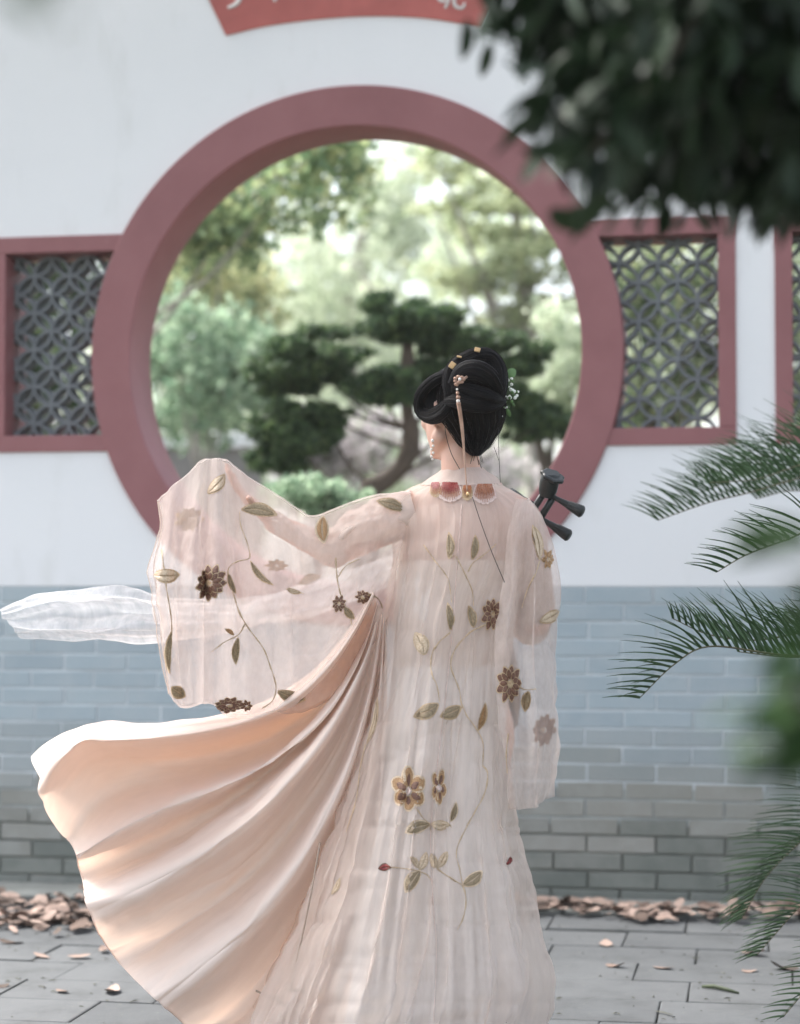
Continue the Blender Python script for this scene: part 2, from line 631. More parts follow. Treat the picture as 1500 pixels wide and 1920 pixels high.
def paver_mat():
    m, nt, b = new_mat('grey_stone_paver')
    oi = nt.nodes.new('ShaderNodeObjectInfo')
    r = ramp(nt, oi.outputs['Random'], [(0.0, (0.075, 0.08, 0.084)), (0.5, (0.086, 0.091, 0.095)), (1.0, (0.098, 0.103, 0.107))])
    geo = nt.nodes.new('ShaderNodeNewGeometry')
    n = nt.nodes.new('ShaderNodeTexNoise'); n.inputs['Scale'].default_value = 6; n.inputs['Detail'].default_value = 8; n.inputs['Roughness'].default_value = 0.7
    nt.links.new(geo.outputs['Position'], n.inputs['Vector'])
    r2 = ramp(nt, n.outputs['Fac'], [(0.28, (0.62, 0.63, 0.61)), (0.5, (1, 1, 1)), (0.72, (1.16, 1.16, 1.15))])
    mx = N(nt, 'ShaderNodeMixRGB', blend_type='MULTIPLY'); mx.inputs[0].default_value = 1
    nt.links.new(r.outputs[0], mx.inputs[1]); nt.links.new(r2.outputs[0], mx.inputs[2])
    n4 = nt.nodes.new('ShaderNodeTexNoise'); n4.inputs['Scale'].default_value = 55; n4.inputs['Detail'].default_value = 4
    nt.links.new(geo.outputs['Position'], n4.inputs['Vector'])
    r4 = ramp(nt, n4.outputs['Fac'], [(0.66, (0, 0, 0)), (0.72, (1, 1, 1))])
    mx2 = N(nt, 'ShaderNodeMixRGB'); nt.links.new(r4.outputs[0], mx2.inputs[0]); nt.links.new(mx.outputs[0], mx2.inputs[1]); mx2.inputs[2].default_value = (0.13, 0.135, 0.12, 1)
    nt.links.new(mx2.outputs[0], b.inputs['Base Color'])
    b.inputs['Roughness'].default_value = 0.75
    n3 = nt.nodes.new('ShaderNodeTexNoise'); n3.inputs['Scale'].default_value = 45; n3.inputs['Detail'].default_value = 8; n3.inputs['Roughness'].default_value = 0.7
    nt.links.new(geo.outputs['Position'], n3.inputs['Vector'])
    bump(nt, b, n3.outputs['Fac'], 0.5, 0.006)
    return m


M['paver'] = paver_mat()
gr = mesh('ground', [(-120, -60, -0.05), (120, -60, -0.05), (120, 160, -0.05), (-120, 160, -0.05)], [(0, 1, 2, 3)], M['soil'])
tag(gr, kind='structure')
pav = mesh('pavement', [(-6, -8.0, -0.012), (5, -8.0, -0.012), (5, -0.02, -0.012), (-6, -0.02, -0.012)], [(0, 1, 2, 3)], M['joint'])
pav.location = GO; pav.rotation_euler = (0, 0, -TH)
tag(pav, kind='structure')
PL, PD, PJ = 0.45, 0.272, 0.0052
pme = []
for k in range(4):
    bm = bmesh.new()
    v, f = box_vf(-PL / 2 + PJ / 2, PL / 2 - PJ / 2, -PD / 2 + PJ / 2, PD / 2 - PJ / 2, -0.04, 0.0)
    vv = [bm.verts.new(q) for q in v]
    for q in f: bm.faces.new([vv[i] for i in q])
    bmesh.ops.bevel(bm, geom=bm.edges[:], offset=0.002, segments=1, affect='EDGES')
    rr = random.Random(k + 50)
    for q in bm.verts:
        q.co.x += rr.uniform(-.0022, .0022); q.co.y += rr.uniform(-.0022, .0022)
    me = bpy.data.meshes.new('paving_stone'); bm.to_mesh(me); bm.free(); me.materials.append(M['paver']); pme.append(me)
# pavers in wall coordinates: rows run along the wall
row = 0
v0 = -0.62
for row in range(0, 13):
    vv = v0 - PD * (row + 0.5)
    off = [0.0, 0.41, 0.12, 0.52, 0.27][row % 5] * PL + random.uniform(-.03, .03) - 0.06
    for k in range(-5, 5):
        u = off + k * PL
        if u < -2.0 or u > 2.0: continue
        b = bpy.data.objects.new('paving_stone', random.choice(pme))
        b.location = (u, vv, random.uniform(-.0025, .0025))
        b.rotation_euler = (random.uniform(-.004, .004), random.uniform(-.003, .003), random.uniform(-.004, .004))
        link(b, pav)
# row of long kerb stones at the foot of the wall, and a strip of paving behind the leaves
M['kerb'] = simple_mat('grey_foot_slab', (0.19, 0.20, 0.19), 0.85, 0.25, 5, 0.4, 50)
for k in range(-4, 4):
    b = box('foot_slab', k * 0.8 + 0.003, k * 0.8 + 0.797, -0.32, -0.014, -0.03, 0.016 + random.uniform(-.002, .002), M['kerb'], pav, 0.005)
for k in range(-5, 6):
    b = bpy.data.objects.new('paving_stone', pme[k % 4])
    b.location = (k * PL + 0.1, -0.47, random.uniform(-.0025, .0025))
    link(b, pav)


# ------------------------------------------------------------------ fallen leaves
def dry_mat(name, a, b_, c):
    m, nt, b = new_mat(name)
    geo = nt.nodes.new('ShaderNodeNewGeometry')
    oi = nt.nodes.new('ShaderNodeObjectInfo')
    ad = N(nt, 'ShaderNodeMath', operation='ADD'); nt.links.new(geo.outputs['Random Per Island'], ad.inputs[0]); nt.links.new(oi.outputs['Random'], ad.inputs[1])
    fr = N(nt, 'ShaderNodeMath', operation='FRACT'); nt.links.new(ad.outputs[0], fr.inputs[0])
    r = ramp(nt, fr.outputs[0], [(0.0, a), (0.35, b_), (0.8, c), (1.0, (c[0] * 1.15, c[1] * 1.12, c[2] * 1.1))])
    nt.links.new(r.outputs[0], b.inputs['Base Color'])
    b.inputs['Roughness'].default_value = 0.8
    return m


M['dry'] = dry_mat('dry_leaf', (0.035, 0.026, 0.02), (0.16, 0.108, 0.084), (0.36, 0.265, 0.22))


def leaf_shape(rr, L, curl):
    """One dry leaf: pointed oval, cupped and twisted, 2x6 quads."""
    V, Fc = [], []
    n = 6
    tw = rr.uniform(-.8, .8)
    for i in range(n + 1):
        t = i / n
        w = L * 0.27 * math.sin(math.pi * min(1, t * 0.93 + 0.05)) ** 0.8 * (1 + rr.uniform(-.12, .12))
        x = (t - 0.5) * L
        zc = curl * L * (4 * (t - .5) ** 2 * 0.5)
        for s in (-1, 0, 1):
            y = s * w
            zz = zc + abs(s) * curl * w * 0.9 + s * tw * w * (t - .5)
            V.append((x, y, zz))
    for i in range(n):
        for s in range(2):
            a = i * 3 + s
            Fc.append((a, a + 3, a + 4, a + 1))
    zmin = min(v[2] for v in V)
    V = [(x, y, z - zmin) for x, y, z in V]
    return V, Fc


litV, litF = [], []
rr = random.Random(3)


def add_litter(u, v, z, L):
    V, Fc = leaf_shape(rr, L, rr.uniform(0.02, 0.3))
    rot = Matrix.Rotation(rr.uniform(0, 6.28), 3, 'Z') @ Matrix.Rotation(rr.gauss(0, .2), 3, 'X') @ Matrix.Rotation(rr.gauss(0, .18) + (math.pi if rr.random() < .3 else 0), 3, 'Y')
    b0 = len(litV)
    pts = [rot @ Vector(p) for p in V]
    zm = min(p.z for p in pts)
    for p in pts:
        litV.append((u + p.x, v + p.y, z + p.z - zm))
    litF.extend([tuple(b0 + i for i in f) for f in Fc])


for _ in range(430):
    u = rr.uniform(0.1, 2.2); v = -rr.uniform(0.13, 0.42) - 0.05 * math.sin(u * 7)
    h = max(0, 1 - abs((v + 0.27) / 0.18)) * 0.035
    add_litter(u, v, 0.017 + rr.random() * h * .5, rr.uniform(0.04, 0.09))
for _ in range(120):
    u = rr.uniform(-2.4, -0.3); v = -rr.uniform(0.1, 1.05)
    if rr.random() < .35: v = -0.85 + rr.gauss(0, .1); u = rr.uniform(-1.25, -0.7)
    z = 0.017 if v > -0.32 else 0.003
    add_litter(u, v, z + rr.random() * 0.012, rr.uniform(0.045, 0.11))
for _ in range(90):   # heap on the left
    u = rr.gauss(-0.98, 0.17); v = rr.gauss(-0.80, 0.07)
    add_litter(u, v, 0.003 + rr.random() * 0.025, rr.uniform(0.045, 0.1))
for _ in range(110):
    u = rr.uniform(-1.7, -0.75); v = rr.gauss(-0.45, 0.09)
    add_litter(u, v, 0.003 + rr.random() * 0.02, rr.uniform(0.045, 0.1))
lit = mesh('leaf_litter', litV, litF, M['dry'], None, True)
lit.location = GO; lit.rotation_euler = (0, 0, -TH)
tag(lit, 'drift of dry brown leaves along the foot of the wall', 'leaf litter', kind='stuff')
M['grit'] = simple_mat('dark_debris', (0.075, 0.075, 0.06), 0.9, 0.4, 9, 0, 1)
# tiny crumbs and twigs on the paving
cV, cF = [], []
for _ in range(700):
    u, v = rr.uniform(-2.2, 2.2), -rr.uniform(0.4, 3.0)
    a = rr.uniform(0, 6.28); l = rr.uniform(.004, .02) if rr.random() < .93 else rr.uniform(.02, .07); w = rr.uniform(.001, .0035)
    dx, dy = math.cos(a), math.sin(a)
    b0 = len(cV)
    for sx, sy in ((-1, -1), (1, -1), (1, 1), (-1, 1)):
        cV.append((u + dx * l * sx / 2 - dy * w * sy, v + dy * l * sx / 2 + dx * w * sy, 0.004))
    cV.append((u, v, 0.007))
    cF += [(b0, b0 + 1, b0 + 4), (b0 + 1, b0 + 2, b0 + 4), (b0 + 2, b0 + 3, b0 + 4), (b0 + 3, b0, b0 + 4)]
cr = mesh('ground_debris', cV, cF, M['grit'])
cr.location = GO; cr.rotation_euler = (0, 0, -TH)
tag(cr, 'fine dark crumbs and twigs scattered over the paving', 'debris', kind='stuff')

# single leaves lying apart on the paving


def ground_hit(px, py):
    d = ray(px, py)
    t = -CAM.z / d.z
    return CAM + d * t


solo = [(1136, 1772, .075), (1155, 1815, .06), (1243, 1818, .065), (1412, 1790, .085), (1405, 1824, .055), (1470, 1820, .085), (78, 1795, .06), (210, 1862, .085), (148, 1796, .07), (116, 1862, .05), (20, 1770, .08), (195, 1785, .06), (5, 1852, .05)]
lme = []
for k in range(6):
    V, Fc = leaf_shape(rr, 1.0, rr.uniform(.1, .35))
    me = bpy.data.meshes.new('fallen_leaf'); me.from_pydata(V, [], Fc); me.materials.append(M['dry'])
    me.polygons.foreach_set('use_smooth', [True] * len(me.polygons)); lme.append(me)
for i, (x, y, L) in enumerate(solo):
    o = bpy.data.objects.new('fallen_leaf', lme[i % 6])
    q = ground_hit(x, y)
    o.location = (q.x, q.y, 0.004); o.scale = (L, L, L); o.rotation_euler = (rr.gauss(0, .1), rr.gauss(0, .1), rr.uniform(0, 6.28))
    link(o)
    tag(o, 'single dry tan leaf lying apart on the grey paving stones', 'leaf', 'single dry leaves on the paving')
q = ground_hit(1355, 1862)
M['green_twig'] = simple_mat('green_sprig', (0.045, 0.06, 0.028), 0.6, 0.3, 20, 0.1, 50)
tw = tube('fallen_twig', [(-.05, .05, .008), (-.02, .03, .012), (.01, .0, .01), (.04, -.03, .006)], [.004, .007, .006, .003], M['green_twig'], None, 6, .5)
tw.location = (q.x, q.y, 0)
tag(tw, 'short curved green sprig lying on the paving', 'twig')
# ------------------------------------------------------------------ garden behind the wall
def leaf_mat(name, stops, trans=0.35, rough=0.5):
    m, nt, b = new_mat(name)
    geo = nt.nodes.new('ShaderNodeNewGeometry')
    r = ramp(nt, geo.outputs['Random Per Island'], stops)
    nt.links.new(r.outputs[0], b.inputs['Base Color'])
    b.inputs['Roughness'].default_value = rough
    tr = nt.nodes.new('ShaderNodeBsdfTranslucent')
    nt.links.new(r.outputs[0], tr.inputs[0])
    mx = nt.nodes.new('ShaderNodeMixShader'); mx.inputs[0].default_value = trans
    nt.links.new(b.outputs[0], mx.inputs[1]); nt.links.new(tr.outputs[0], mx.inputs[2])
    nt.links.new(mx.outputs[0], nt.nodes['Material Output'].inputs[0])
    return m


M['bark'] = simple_mat('brown_bark', (0.085, 0.065, 0.05), 0.9, 0.35, 12, 0.6, 40)
M['bark_grey'] = simple_mat('grey_bark', (0.30, 0.28, 0.25), 0.9, 0.3, 10, 0.5, 40)
M['lf_mid'] = leaf_mat('mid_green_leaves', [(0, (0.085, 0.15, 0.075)), (.45, (0.20, 0.29, 0.145)), (.8, (0.38, 0.46, 0.24)), (1, (0.64, 0.64, 0.34))], 0.55)
M['lf_lime'] = leaf_mat('yellow_green_leaves', [(0, (0.24, 0.30, 0.17)), (.5, (0.40, 0.455, 0.28)), (1, (0.58, 0.61, 0.40))], 0.55)
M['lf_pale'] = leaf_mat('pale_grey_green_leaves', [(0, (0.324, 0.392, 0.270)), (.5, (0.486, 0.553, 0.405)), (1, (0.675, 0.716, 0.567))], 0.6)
M['lf_blue'] = leaf_mat('bluish_green_leaves', [(0, (0.140, 0.231, 0.154)), (.5, (0.266, 0.378, 0.252)), (1, (0.448, 0.546, 0.392))], 0.6)
M['lf_yellow'] = leaf_mat('yellowing_leaves', [(0, (0.22, 0.28, 0.15)), (.5, (0.39, 0.44, 0.26)), (.8, (0.58, 0.58, 0.34)), (1, (0.76, 0.70, 0.40))], 0.6)
M['lf_deep'] = leaf_mat('deep_green_leaves', [(0, (0.05, 0.09, 0.045)), (.5, (0.12, 0.17, 0.085)), (1, (0.30, 0.33, 0.17))], 0.4)
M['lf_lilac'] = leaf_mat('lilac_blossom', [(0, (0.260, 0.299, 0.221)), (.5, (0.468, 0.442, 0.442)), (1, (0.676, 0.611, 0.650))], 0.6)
M['needle'] = leaf_mat('dark_pine_needles', [(0, (0.016, 0.040, 0.016)), (.5, (0.042, 0.088, 0.034)), (.85, (0.10, 0.165, 0.06)), (1, (0.19, 0.26, 0.09))], .25)


def leaf_cloud(clusters, n, size, aspect=0.5, flat=0.0, seed=1, shell=0.35, up=0.0):
    """clusters: (cx,cy,cz, rx,ry,rz, weight). Returns verts, quads of diamond leaves."""
    g = np.random.default_rng(seed)
    C = np.array(clusters, dtype=float)
    w = C[:, 6] / C[:, 6].sum()
    idx = g.choice(len(C), n, p=w)
    d = g.normal(size=(n, 3)); d /= np.linalg.norm(d, axis=1)[:, None]
    rad = (shell + (1 - shell) * g.random(n)) ** (0.7)
    pos = C[idx, :3] + d * rad[:, None] * C[idx, 3:6] * (1 + 0.18 * g.normal(size=(n, 1)))
    a = g.normal(size=(n, 3)); a[:, 2] *= (1 - flat); a[:, 2] += up
    a /= np.linalg.norm(a, axis=1)[:, None]
    b = g.normal(size=(n, 3)); b[:, 2] *= (1 - flat)
    b = b - a * (a * b).sum(1)[:, None]; b /= np.linalg.norm(b, axis=1)[:, None]
    s = size * (0.6 + 0.8 * g.random(n))[:, None]
    V = np.stack([pos - a * s / 2, pos + b * s * aspect / 2, pos + a * s / 2, pos - b * s * aspect / 2], axis=1).reshape(-1, 3)
    return V, np.arange(n * 4).reshape(n, 4)


def px_cluster(px, py, rx, ry, y, ryd=None, w=1.0):
    q = P(px, py, y); k = y / F_PX
    return (q.x, q.y, q.z, rx * k, (ryd if ryd else rx * k), ry * k, w)


def sub_clusters(c, n, seed, fr=0.42, flat=1.0):
    """Break one ellipsoid into n smaller leaf clumps on and in it, so the crown gets light and dark clumps."""
    g = np.random.default_rng(seed)
    out = []
    for _ in range(n):
        d = g.normal(size=3); d /= np.linalg.norm(d); r = 0.25 + 0.75 * g.random() ** 0.6
        f = fr * (0.6 + 0.8 * g.random())
        out.append((c[0] + d[0] * r * c[3], c[1] + d[1] * r * c[4], c[2] + d[2] * r * c[5], c[3] * f, c[4] * f, c[5] * f * flat, c[6] * f * f))
    return out


def tree(name, label, cat, ells, nsub, nleaf, size, mat, base, trunk, bark='bark', group=None, flat=0.0, fr=0.42, cflat=1.0, seed=1, aspect=.5, limbs=True, trunk_r=0.12):
    root = empty(name, base)
    tag(root, label, cat, group)
    B = Vector(base)
    cl = []
    for i, e in enumerate(ells):
        cl += sub_clusters(e, nsub, seed * 31 + i, fr, cflat)
    V, Fq = leaf_cloud(cl, nleaf, size, aspect, flat, seed)
    np_mesh('crown', V - np.array(B), Fq, M[mat], root)
    pts = [Vector(p) - B for p in trunk]
    q = [Vector(p) for p in crom(pts, 16)]
    tr = tube('trunk', q, [trunk_r * (1.25 - 0.85 * i / 15) for i in range(16)], M[bark], root, 9)
    if limbs:
        g = random.Random(seed)
        for k in range(min(5, len(cl))):
            c = cl[(k * 7) % len(cl)]
            s = q[g.randrange(6, 15)]
            e = Vector(c[:3]) - B
            m_ = s.lerp(e, .5) + Vector((0, 0, -.12 * (e - s).length))
            lp = [Vector(p) for p in crom([s, m_, e], 8)]
            tube('limb', lp, [trunk_r * .42 * (1 - .8 * i / 7) for i in range(8)], M[bark], tr, 6)
    return root


def gpt(px, y, z=-0.05):
    q = P(px, 1000, y)
    return (q.x, q.y, z)


# leafy tree leaning in from the upper left
y = 13.5
tree('leafy_tree', 'mid green leafy tree leaning over the top left of the round window', 'tree',
     [px_cluster(520, 330, 170, 110, y, .8), px_cluster(400, 420, 110, 80, y + .4, .6), px_cluster(300, 330, 160, 150, y + .3, .9, 1.0), px_cluster(620, 290, 80, 70, y, .5, .5)], 26, 5200, .085, 'lf_mid',
     gpt(150, y + .5), [gpt(150, y + .5), P(170, 800, y + .5), P(240, 520, y + .4), P(400, 350, y), P(540, 330, y)], 'bark_grey', seed=3, trunk_r=.05)
# yellowish tree at the left
y = 18
tree('yellowing_tree', 'yellow green tree with yellowing leaves behind the left rim', 'tree',
     [px_cluster(400, 480, 110, 80, y, .7), px_cluster(330, 560, 110, 90, y, .7), px_cluster(470, 560, 80, 70, y + .6, .6)], 22, 3600, .10, 'lf_yellow',
     gpt(370, y), [gpt(370, y), P(380, 800, y), P(372, 620, y), P(390, 520, y)], 'bark_grey', seed=5, trunk_r=.07)
# bluish bushes on the lower left
y = 16
tree('bluish_bush', 'bluish green rounded bush in front of the far white-capped wall', 'bush',
     [px_cluster(360, 700, 110, 85, y, .6), px_cluster(470, 650, 70, 70, y + .5, .5), px_cluster(300, 640, 90, 90, y, .6), px_cluster(330, 790, 130, 50, y + .8, .5), px_cluster(450, 760, 90, 70, y + .5, .5)], 22, 5200, .09, 'lf_blue',
     gpt(370, y), [gpt(370, y), P(372, 900, y), P(365, 780, y)], 'bark_grey', seed=8, trunk_r=.045)
# pale tree in the middle distance
y = 30
tree('pale_tree', 'tall pale grey green tree in the distance behind the clipped pine', 'tree',
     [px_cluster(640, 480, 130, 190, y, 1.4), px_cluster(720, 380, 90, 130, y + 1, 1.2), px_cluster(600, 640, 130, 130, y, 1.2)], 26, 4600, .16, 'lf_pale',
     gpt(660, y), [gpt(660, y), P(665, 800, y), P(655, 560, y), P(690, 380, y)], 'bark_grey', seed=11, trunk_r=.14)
# lime tree with layered sprays at the right
y = 19
ell = []
for k, (x, yy, rx, ry) in enumerate([(930, 330, 130, 32), (860, 390, 80, 24), (990, 400, 140, 34), (900, 455, 130, 30), (1030, 480, 120, 32), (860, 520, 110, 28), (980, 550, 140, 36), (1080, 600, 120, 40), (840, 300, 60, 30), (1060, 330, 110, 50), (930, 610, 110, 36), (1180, 450, 130, 60), (1230, 560, 140, 70), (1250, 690, 150, 80)]):
    ell.append(px_cluster(x, yy, rx, ry, y + (k % 4) * .35, .7, rx / 110))
tree('lime_tree', 'bright yellow green tree with layered sprays behind the right rim', 'tree', ell, 12, 10500, .10, 'lf_lime',
     gpt(1000, y + .5), [gpt(1000, y + .5), P(1000, 800, y + .5), P(985, 560, y + .5), P(960, 340, y + .5)], 'bark_grey', flat=.55, cflat=.6, fr=.5, seed=13, trunk_r=.1)
# pale shrub lower right
y = 15
tree('pale_shrub', 'pale grey green shrub behind the lower right rim', 'shrub',
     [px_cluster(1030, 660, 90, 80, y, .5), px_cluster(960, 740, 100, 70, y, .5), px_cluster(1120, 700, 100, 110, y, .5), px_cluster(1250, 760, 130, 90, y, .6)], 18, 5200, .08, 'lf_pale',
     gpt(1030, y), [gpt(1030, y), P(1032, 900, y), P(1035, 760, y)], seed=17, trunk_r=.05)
# dark tree behind the left lattice
y = 11.5
tree('dark_tree', 'dark leafy tree standing behind the left lattice window', 'tree',
     [px_cluster(60, 560, 170, 170, y, .6), px_cluster(40, 760, 160, 130, y, .6), px_cluster(-120, 640, 160, 220, y, .7)], 22, 12000, .075, 'needle',
     gpt(60, y), [gpt(60, y), P(62, 900, y), P(55, 620, y)], seed=19, trunk_r=.08)
y = 13
tree('garden_bush', 'green garden bush standing behind the right lattice window', 'bush',
     [px_cluster(1240, 560, 110, 120, y, .5), px_cluster(1260, 720, 120, 120, y, .5), px_cluster(1420, 640, 120, 190, y, .6)], 22, 6500, .07, 'lf_deep',
     gpt(1260, y), [gpt(1260, y), P(1262, 900, y), P(1255, 700, y)], seed=37, trunk_r=.05)
# lilac shrub and low round bush
y = 17
tree('lilac_shrub', 'lilac grey flowering shrub behind the pine trunk', 'shrub',
     [px_cluster(680, 850, 110, 60, y, .6), px_cluster(900, 870, 130, 60, y, .6), px_cluster(560, 840, 80, 60, y, .5)], 18, 5600, .09, 'lf_lilac',
     gpt(700, y), [gpt(700, y), P(700, 960, y), P(690, 890, y)], seed=23, trunk_r=.04)
y = 9.6
tree('round_bush', 'clipped light green round bush below the pine', 'bush',
     [px_cluster(575, 925, 80, 42, y, .2), px_cluster(640, 950, 80, 40, y, .2)], 30, 5200, .03, 'lf_blue',
     gpt(600, y), [gpt(600, y), P(600, 1000, y), P(600, 950, y)], seed=29, trunk_r=.03, fr=.3)
# far woods
cl = []
g_ = np.random.default_rng(5)
for k in range(230):
    x = g_.uniform(-500, 2000); yy = g_.uniform(300, 1000)
    if 560 < x < 860 and yy < 440: continue
    cl.append(px_cluster(x, yy, g_.uniform(60, 130), g_.uniform(50, 110), g_.uniform(38, 48), 1.6))
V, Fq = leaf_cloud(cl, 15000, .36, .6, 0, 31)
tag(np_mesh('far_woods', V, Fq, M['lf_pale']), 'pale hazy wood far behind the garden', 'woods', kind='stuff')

# far wall with a white cap
M['far_grey'] = simple_mat('weathered_grey_wall', (0.20, 0.19, 0.185), .9, .2, 2, .2, 20)
M['far_white'] = simple_mat('white_wall_cap', (0.74, 0.76, 0.78), .8, .08, 2, .1, 20)
y = 22
fw = empty('far_wall', gpt(380, y))
zt_ = P(380, 803, y).z; k = y / F_PX
box('wall_face', -4.5, .62, 0, .3, -.05, zt_ - 28 * k, M['far_grey'], fw)
box('wall_cap', -4.55, .66, -.08, .38, zt_ - 27.9 * k, zt_, M['far_white'], fw, .02)
tag(fw, 'low grey wall with a white cap far back in the garden', 'wall')

# ------------------------------------------------------------------ the clipped pine
yp = 10.6
pine = empty('clipped_pine', gpt(720, yp))
tag(pine, 'dark cloud-pruned pine with a bent trunk behind the round window', 'tree')
BP = Vector(pine.location)
pads = [(760, 602, 100, 42), (590, 672, 100, 50), (545, 715, 60, 30), (718, 725, 66, 36), (955, 668, 70, 40), (865, 640, 70, 30), (555, 810, 84, 46), (515, 858, 50, 32), (1000, 790, 66, 42), (935, 745, 60, 40), (610, 782, 46, 22), (810, 700, 60, 26), (520, 690, 42, 30)]
kk = yp / F_PX
for i, (x, yy, rx, ry) in enumerate(pads):
    dep = yp + [0, -.1, .05, -.15, .1, .12, -.1, -.12, .1, .05, -.05, .08, -.1][i]
    c = px_cluster(x, yy, rx * 1.12, ry * 1.18, dep, rx * kk * .8)
    sub = sub_clusters(c, 46, 100 + i, .24, .85)
    # flat bottom: lift lower clumps
    sub = [(a, b, max(cz, c[2] - c[5] * .55), rx_, ry_, rz_, w) for a, b, cz, rx_, ry_, rz_, w in sub]
    n = int(rx * 100)
    V, Fq = leaf_cloud(sub, n, .06, .18, 0, 200 + i, .2, .45)
    np_mesh('foliage_pad', V - np.array(BP), Fq, M['needle'], pine)
tp = [Vector(gpt(690, yp)), P(690, 960, yp), P(735, 898, yp), P(768, 850, yp), P(770, 795, yp), P(758, 740, yp), P(765, 690, yp), P(762, 620, yp)]
q = [Vector(p) - BP for p in crom(tp, 26)]
ptr = tube('trunk', q, [.085 * (1.2 - .85 * i / 25) + .008 * math.sin(i * 1.7) for i in range(26)], M['bark'], pine, 10)
for (x, yy, rx, ry), st in zip(pads, [24, 20, 19, 20, 18, 20, 15, 14, 15, 16, 16, 20, 20]):
    s = q[st]; e = P(x, yy + ry * .35, yp) - BP
    lp = [Vector(p) for p in crom([s, s.lerp(e, .5) + Vector((0, 0, -.05)), e], 8)]
    tube('limb', lp, [.011 * (1 - .7 * i / 7) for i in range(8)], M['bark'], ptr, 6)
# ------------------------------------------------------------------ the woman
def Wn(a):
    """(…,3) array of (px, py, dy) -> world points."""
    a = np.asarray(a, dtype=float)
    dx = a[..., 0] - CW / 2
    dyy = -UPV.y * (a[..., 1] - CH / 2) + FWD.y * F_PX
    dz = -UPV.z * (a[..., 1] - CH / 2) + FWD.z * F_PX
    t = (D_PERSON + a[..., 2]) / dyy
    return np.stack([dx * t, dyy * t, CAM_Z + dz * t], axis=-1)


def vnoise(x, y, seed):
    """Smooth 2-D value noise, vectorised, about -1..1."""
    g = np.random.default_rng(seed)
    T = g.uniform(-1, 1, (64, 64))
    xi, yi = np.floor(x).astype(int), np.floor(y).astype(int)
    fx, fy = x - xi, y - yi
    fx = fx * fx * (3 - 2 * fx); fy = fy * fy * (3 - 2 * fy)
    a = T[xi % 64, yi % 64]; b = T[(xi + 1) % 64, yi % 64]; c = T[xi % 64, (yi + 1) % 64]; d = T[(xi + 1) % 64, (yi + 1) % 64]
    return (a * (1 - fx) + b * fx) * (1 - fy) + (c * (1 - fx) + d * fx) * fy


def grid_normals(G):
    du = np.gradient(G, axis=0); dv = np.gradient(G, axis=1)
    n = np.cross(du, dv); n /= (np.linalg.norm(n, axis=-1, keepdims=True) + 1e-12)
    return n


def grid_mesh(name, G, mat, parent, cyclic=False, uvscale=(1, 1)):
    nu, nv = G.shape[:2]
    idx = np.arange(nu * nv).reshape(nu, nv)
    if cyclic:
        idx = np.vstack([idx, idx[:1]])
    a, b, c, d = idx[:-1, :-1], idx[1:, :-1], idx[1:, 1:], idx[:-1, 1:]
    Fq = np.stack([a, b, c, d], axis=-1).reshape(-1, 4)
    uu, vv = np.meshgrid(np.linspace(0, uvscale[0], nu), np.linspace(0, uvscale[1], nv), indexing='ij')
    o = np_mesh(name, G.reshape(-1, 3), Fq, mat, None, True)
    lay = o.data.uv_layers.new(name='UVMap')
    li = np.empty(len(o.data.loops), dtype=np.int32)
    o.data.loops.foreach_get('vertex_index', li)
    lay.data.foreach_set('uv', np.stack([uu.ravel(), vv.ravel()], 1).astype(np.float32)[li].ravel())
    if parent is not None: o.parent = parent
    return o


def loft_grid(rails, nu, nv, wr=()):
    """rails: list of (px,py,dy) polylines, each from s=0 to s=1 -> world grid (nu across rails, nv along)."""
    Rr = np.stack([crom(np.array(r, dtype=float) * [1, 1, 780], nv) for r in rails])
    Rr[..., 2] /= 780
    G = crom_u(Rr, nu)
    Wd = Wn(G)
    return wrinkle(Wd, wr)


def wrinkle(G, wr):
    """wr: (amp, fu, fv, seed, power-fade along v, ridged)"""
    nu, nv = G.shape[:2]
    uu, vv = np.meshgrid(np.linspace(0, 1, nu), np.linspace(0, 1, nv), indexing='ij')
    n = grid_normals(G)
    h = np.zeros((nu, nv))
    for amp, fu, fv, seed, fade, ridged in wr:
        warp = 1.3 * vnoise(uu * 5 + 5, vv * 3.5 + 2, seed + 77) / max(fu, 1)
        q = vnoise((uu + warp) * fu + 3.3, vv * fv + 1.7, seed)
        if ridged: q = 1 - 2 * np.abs(q)
        h += amp * q * vv ** fade
    return G + n * h[..., None]


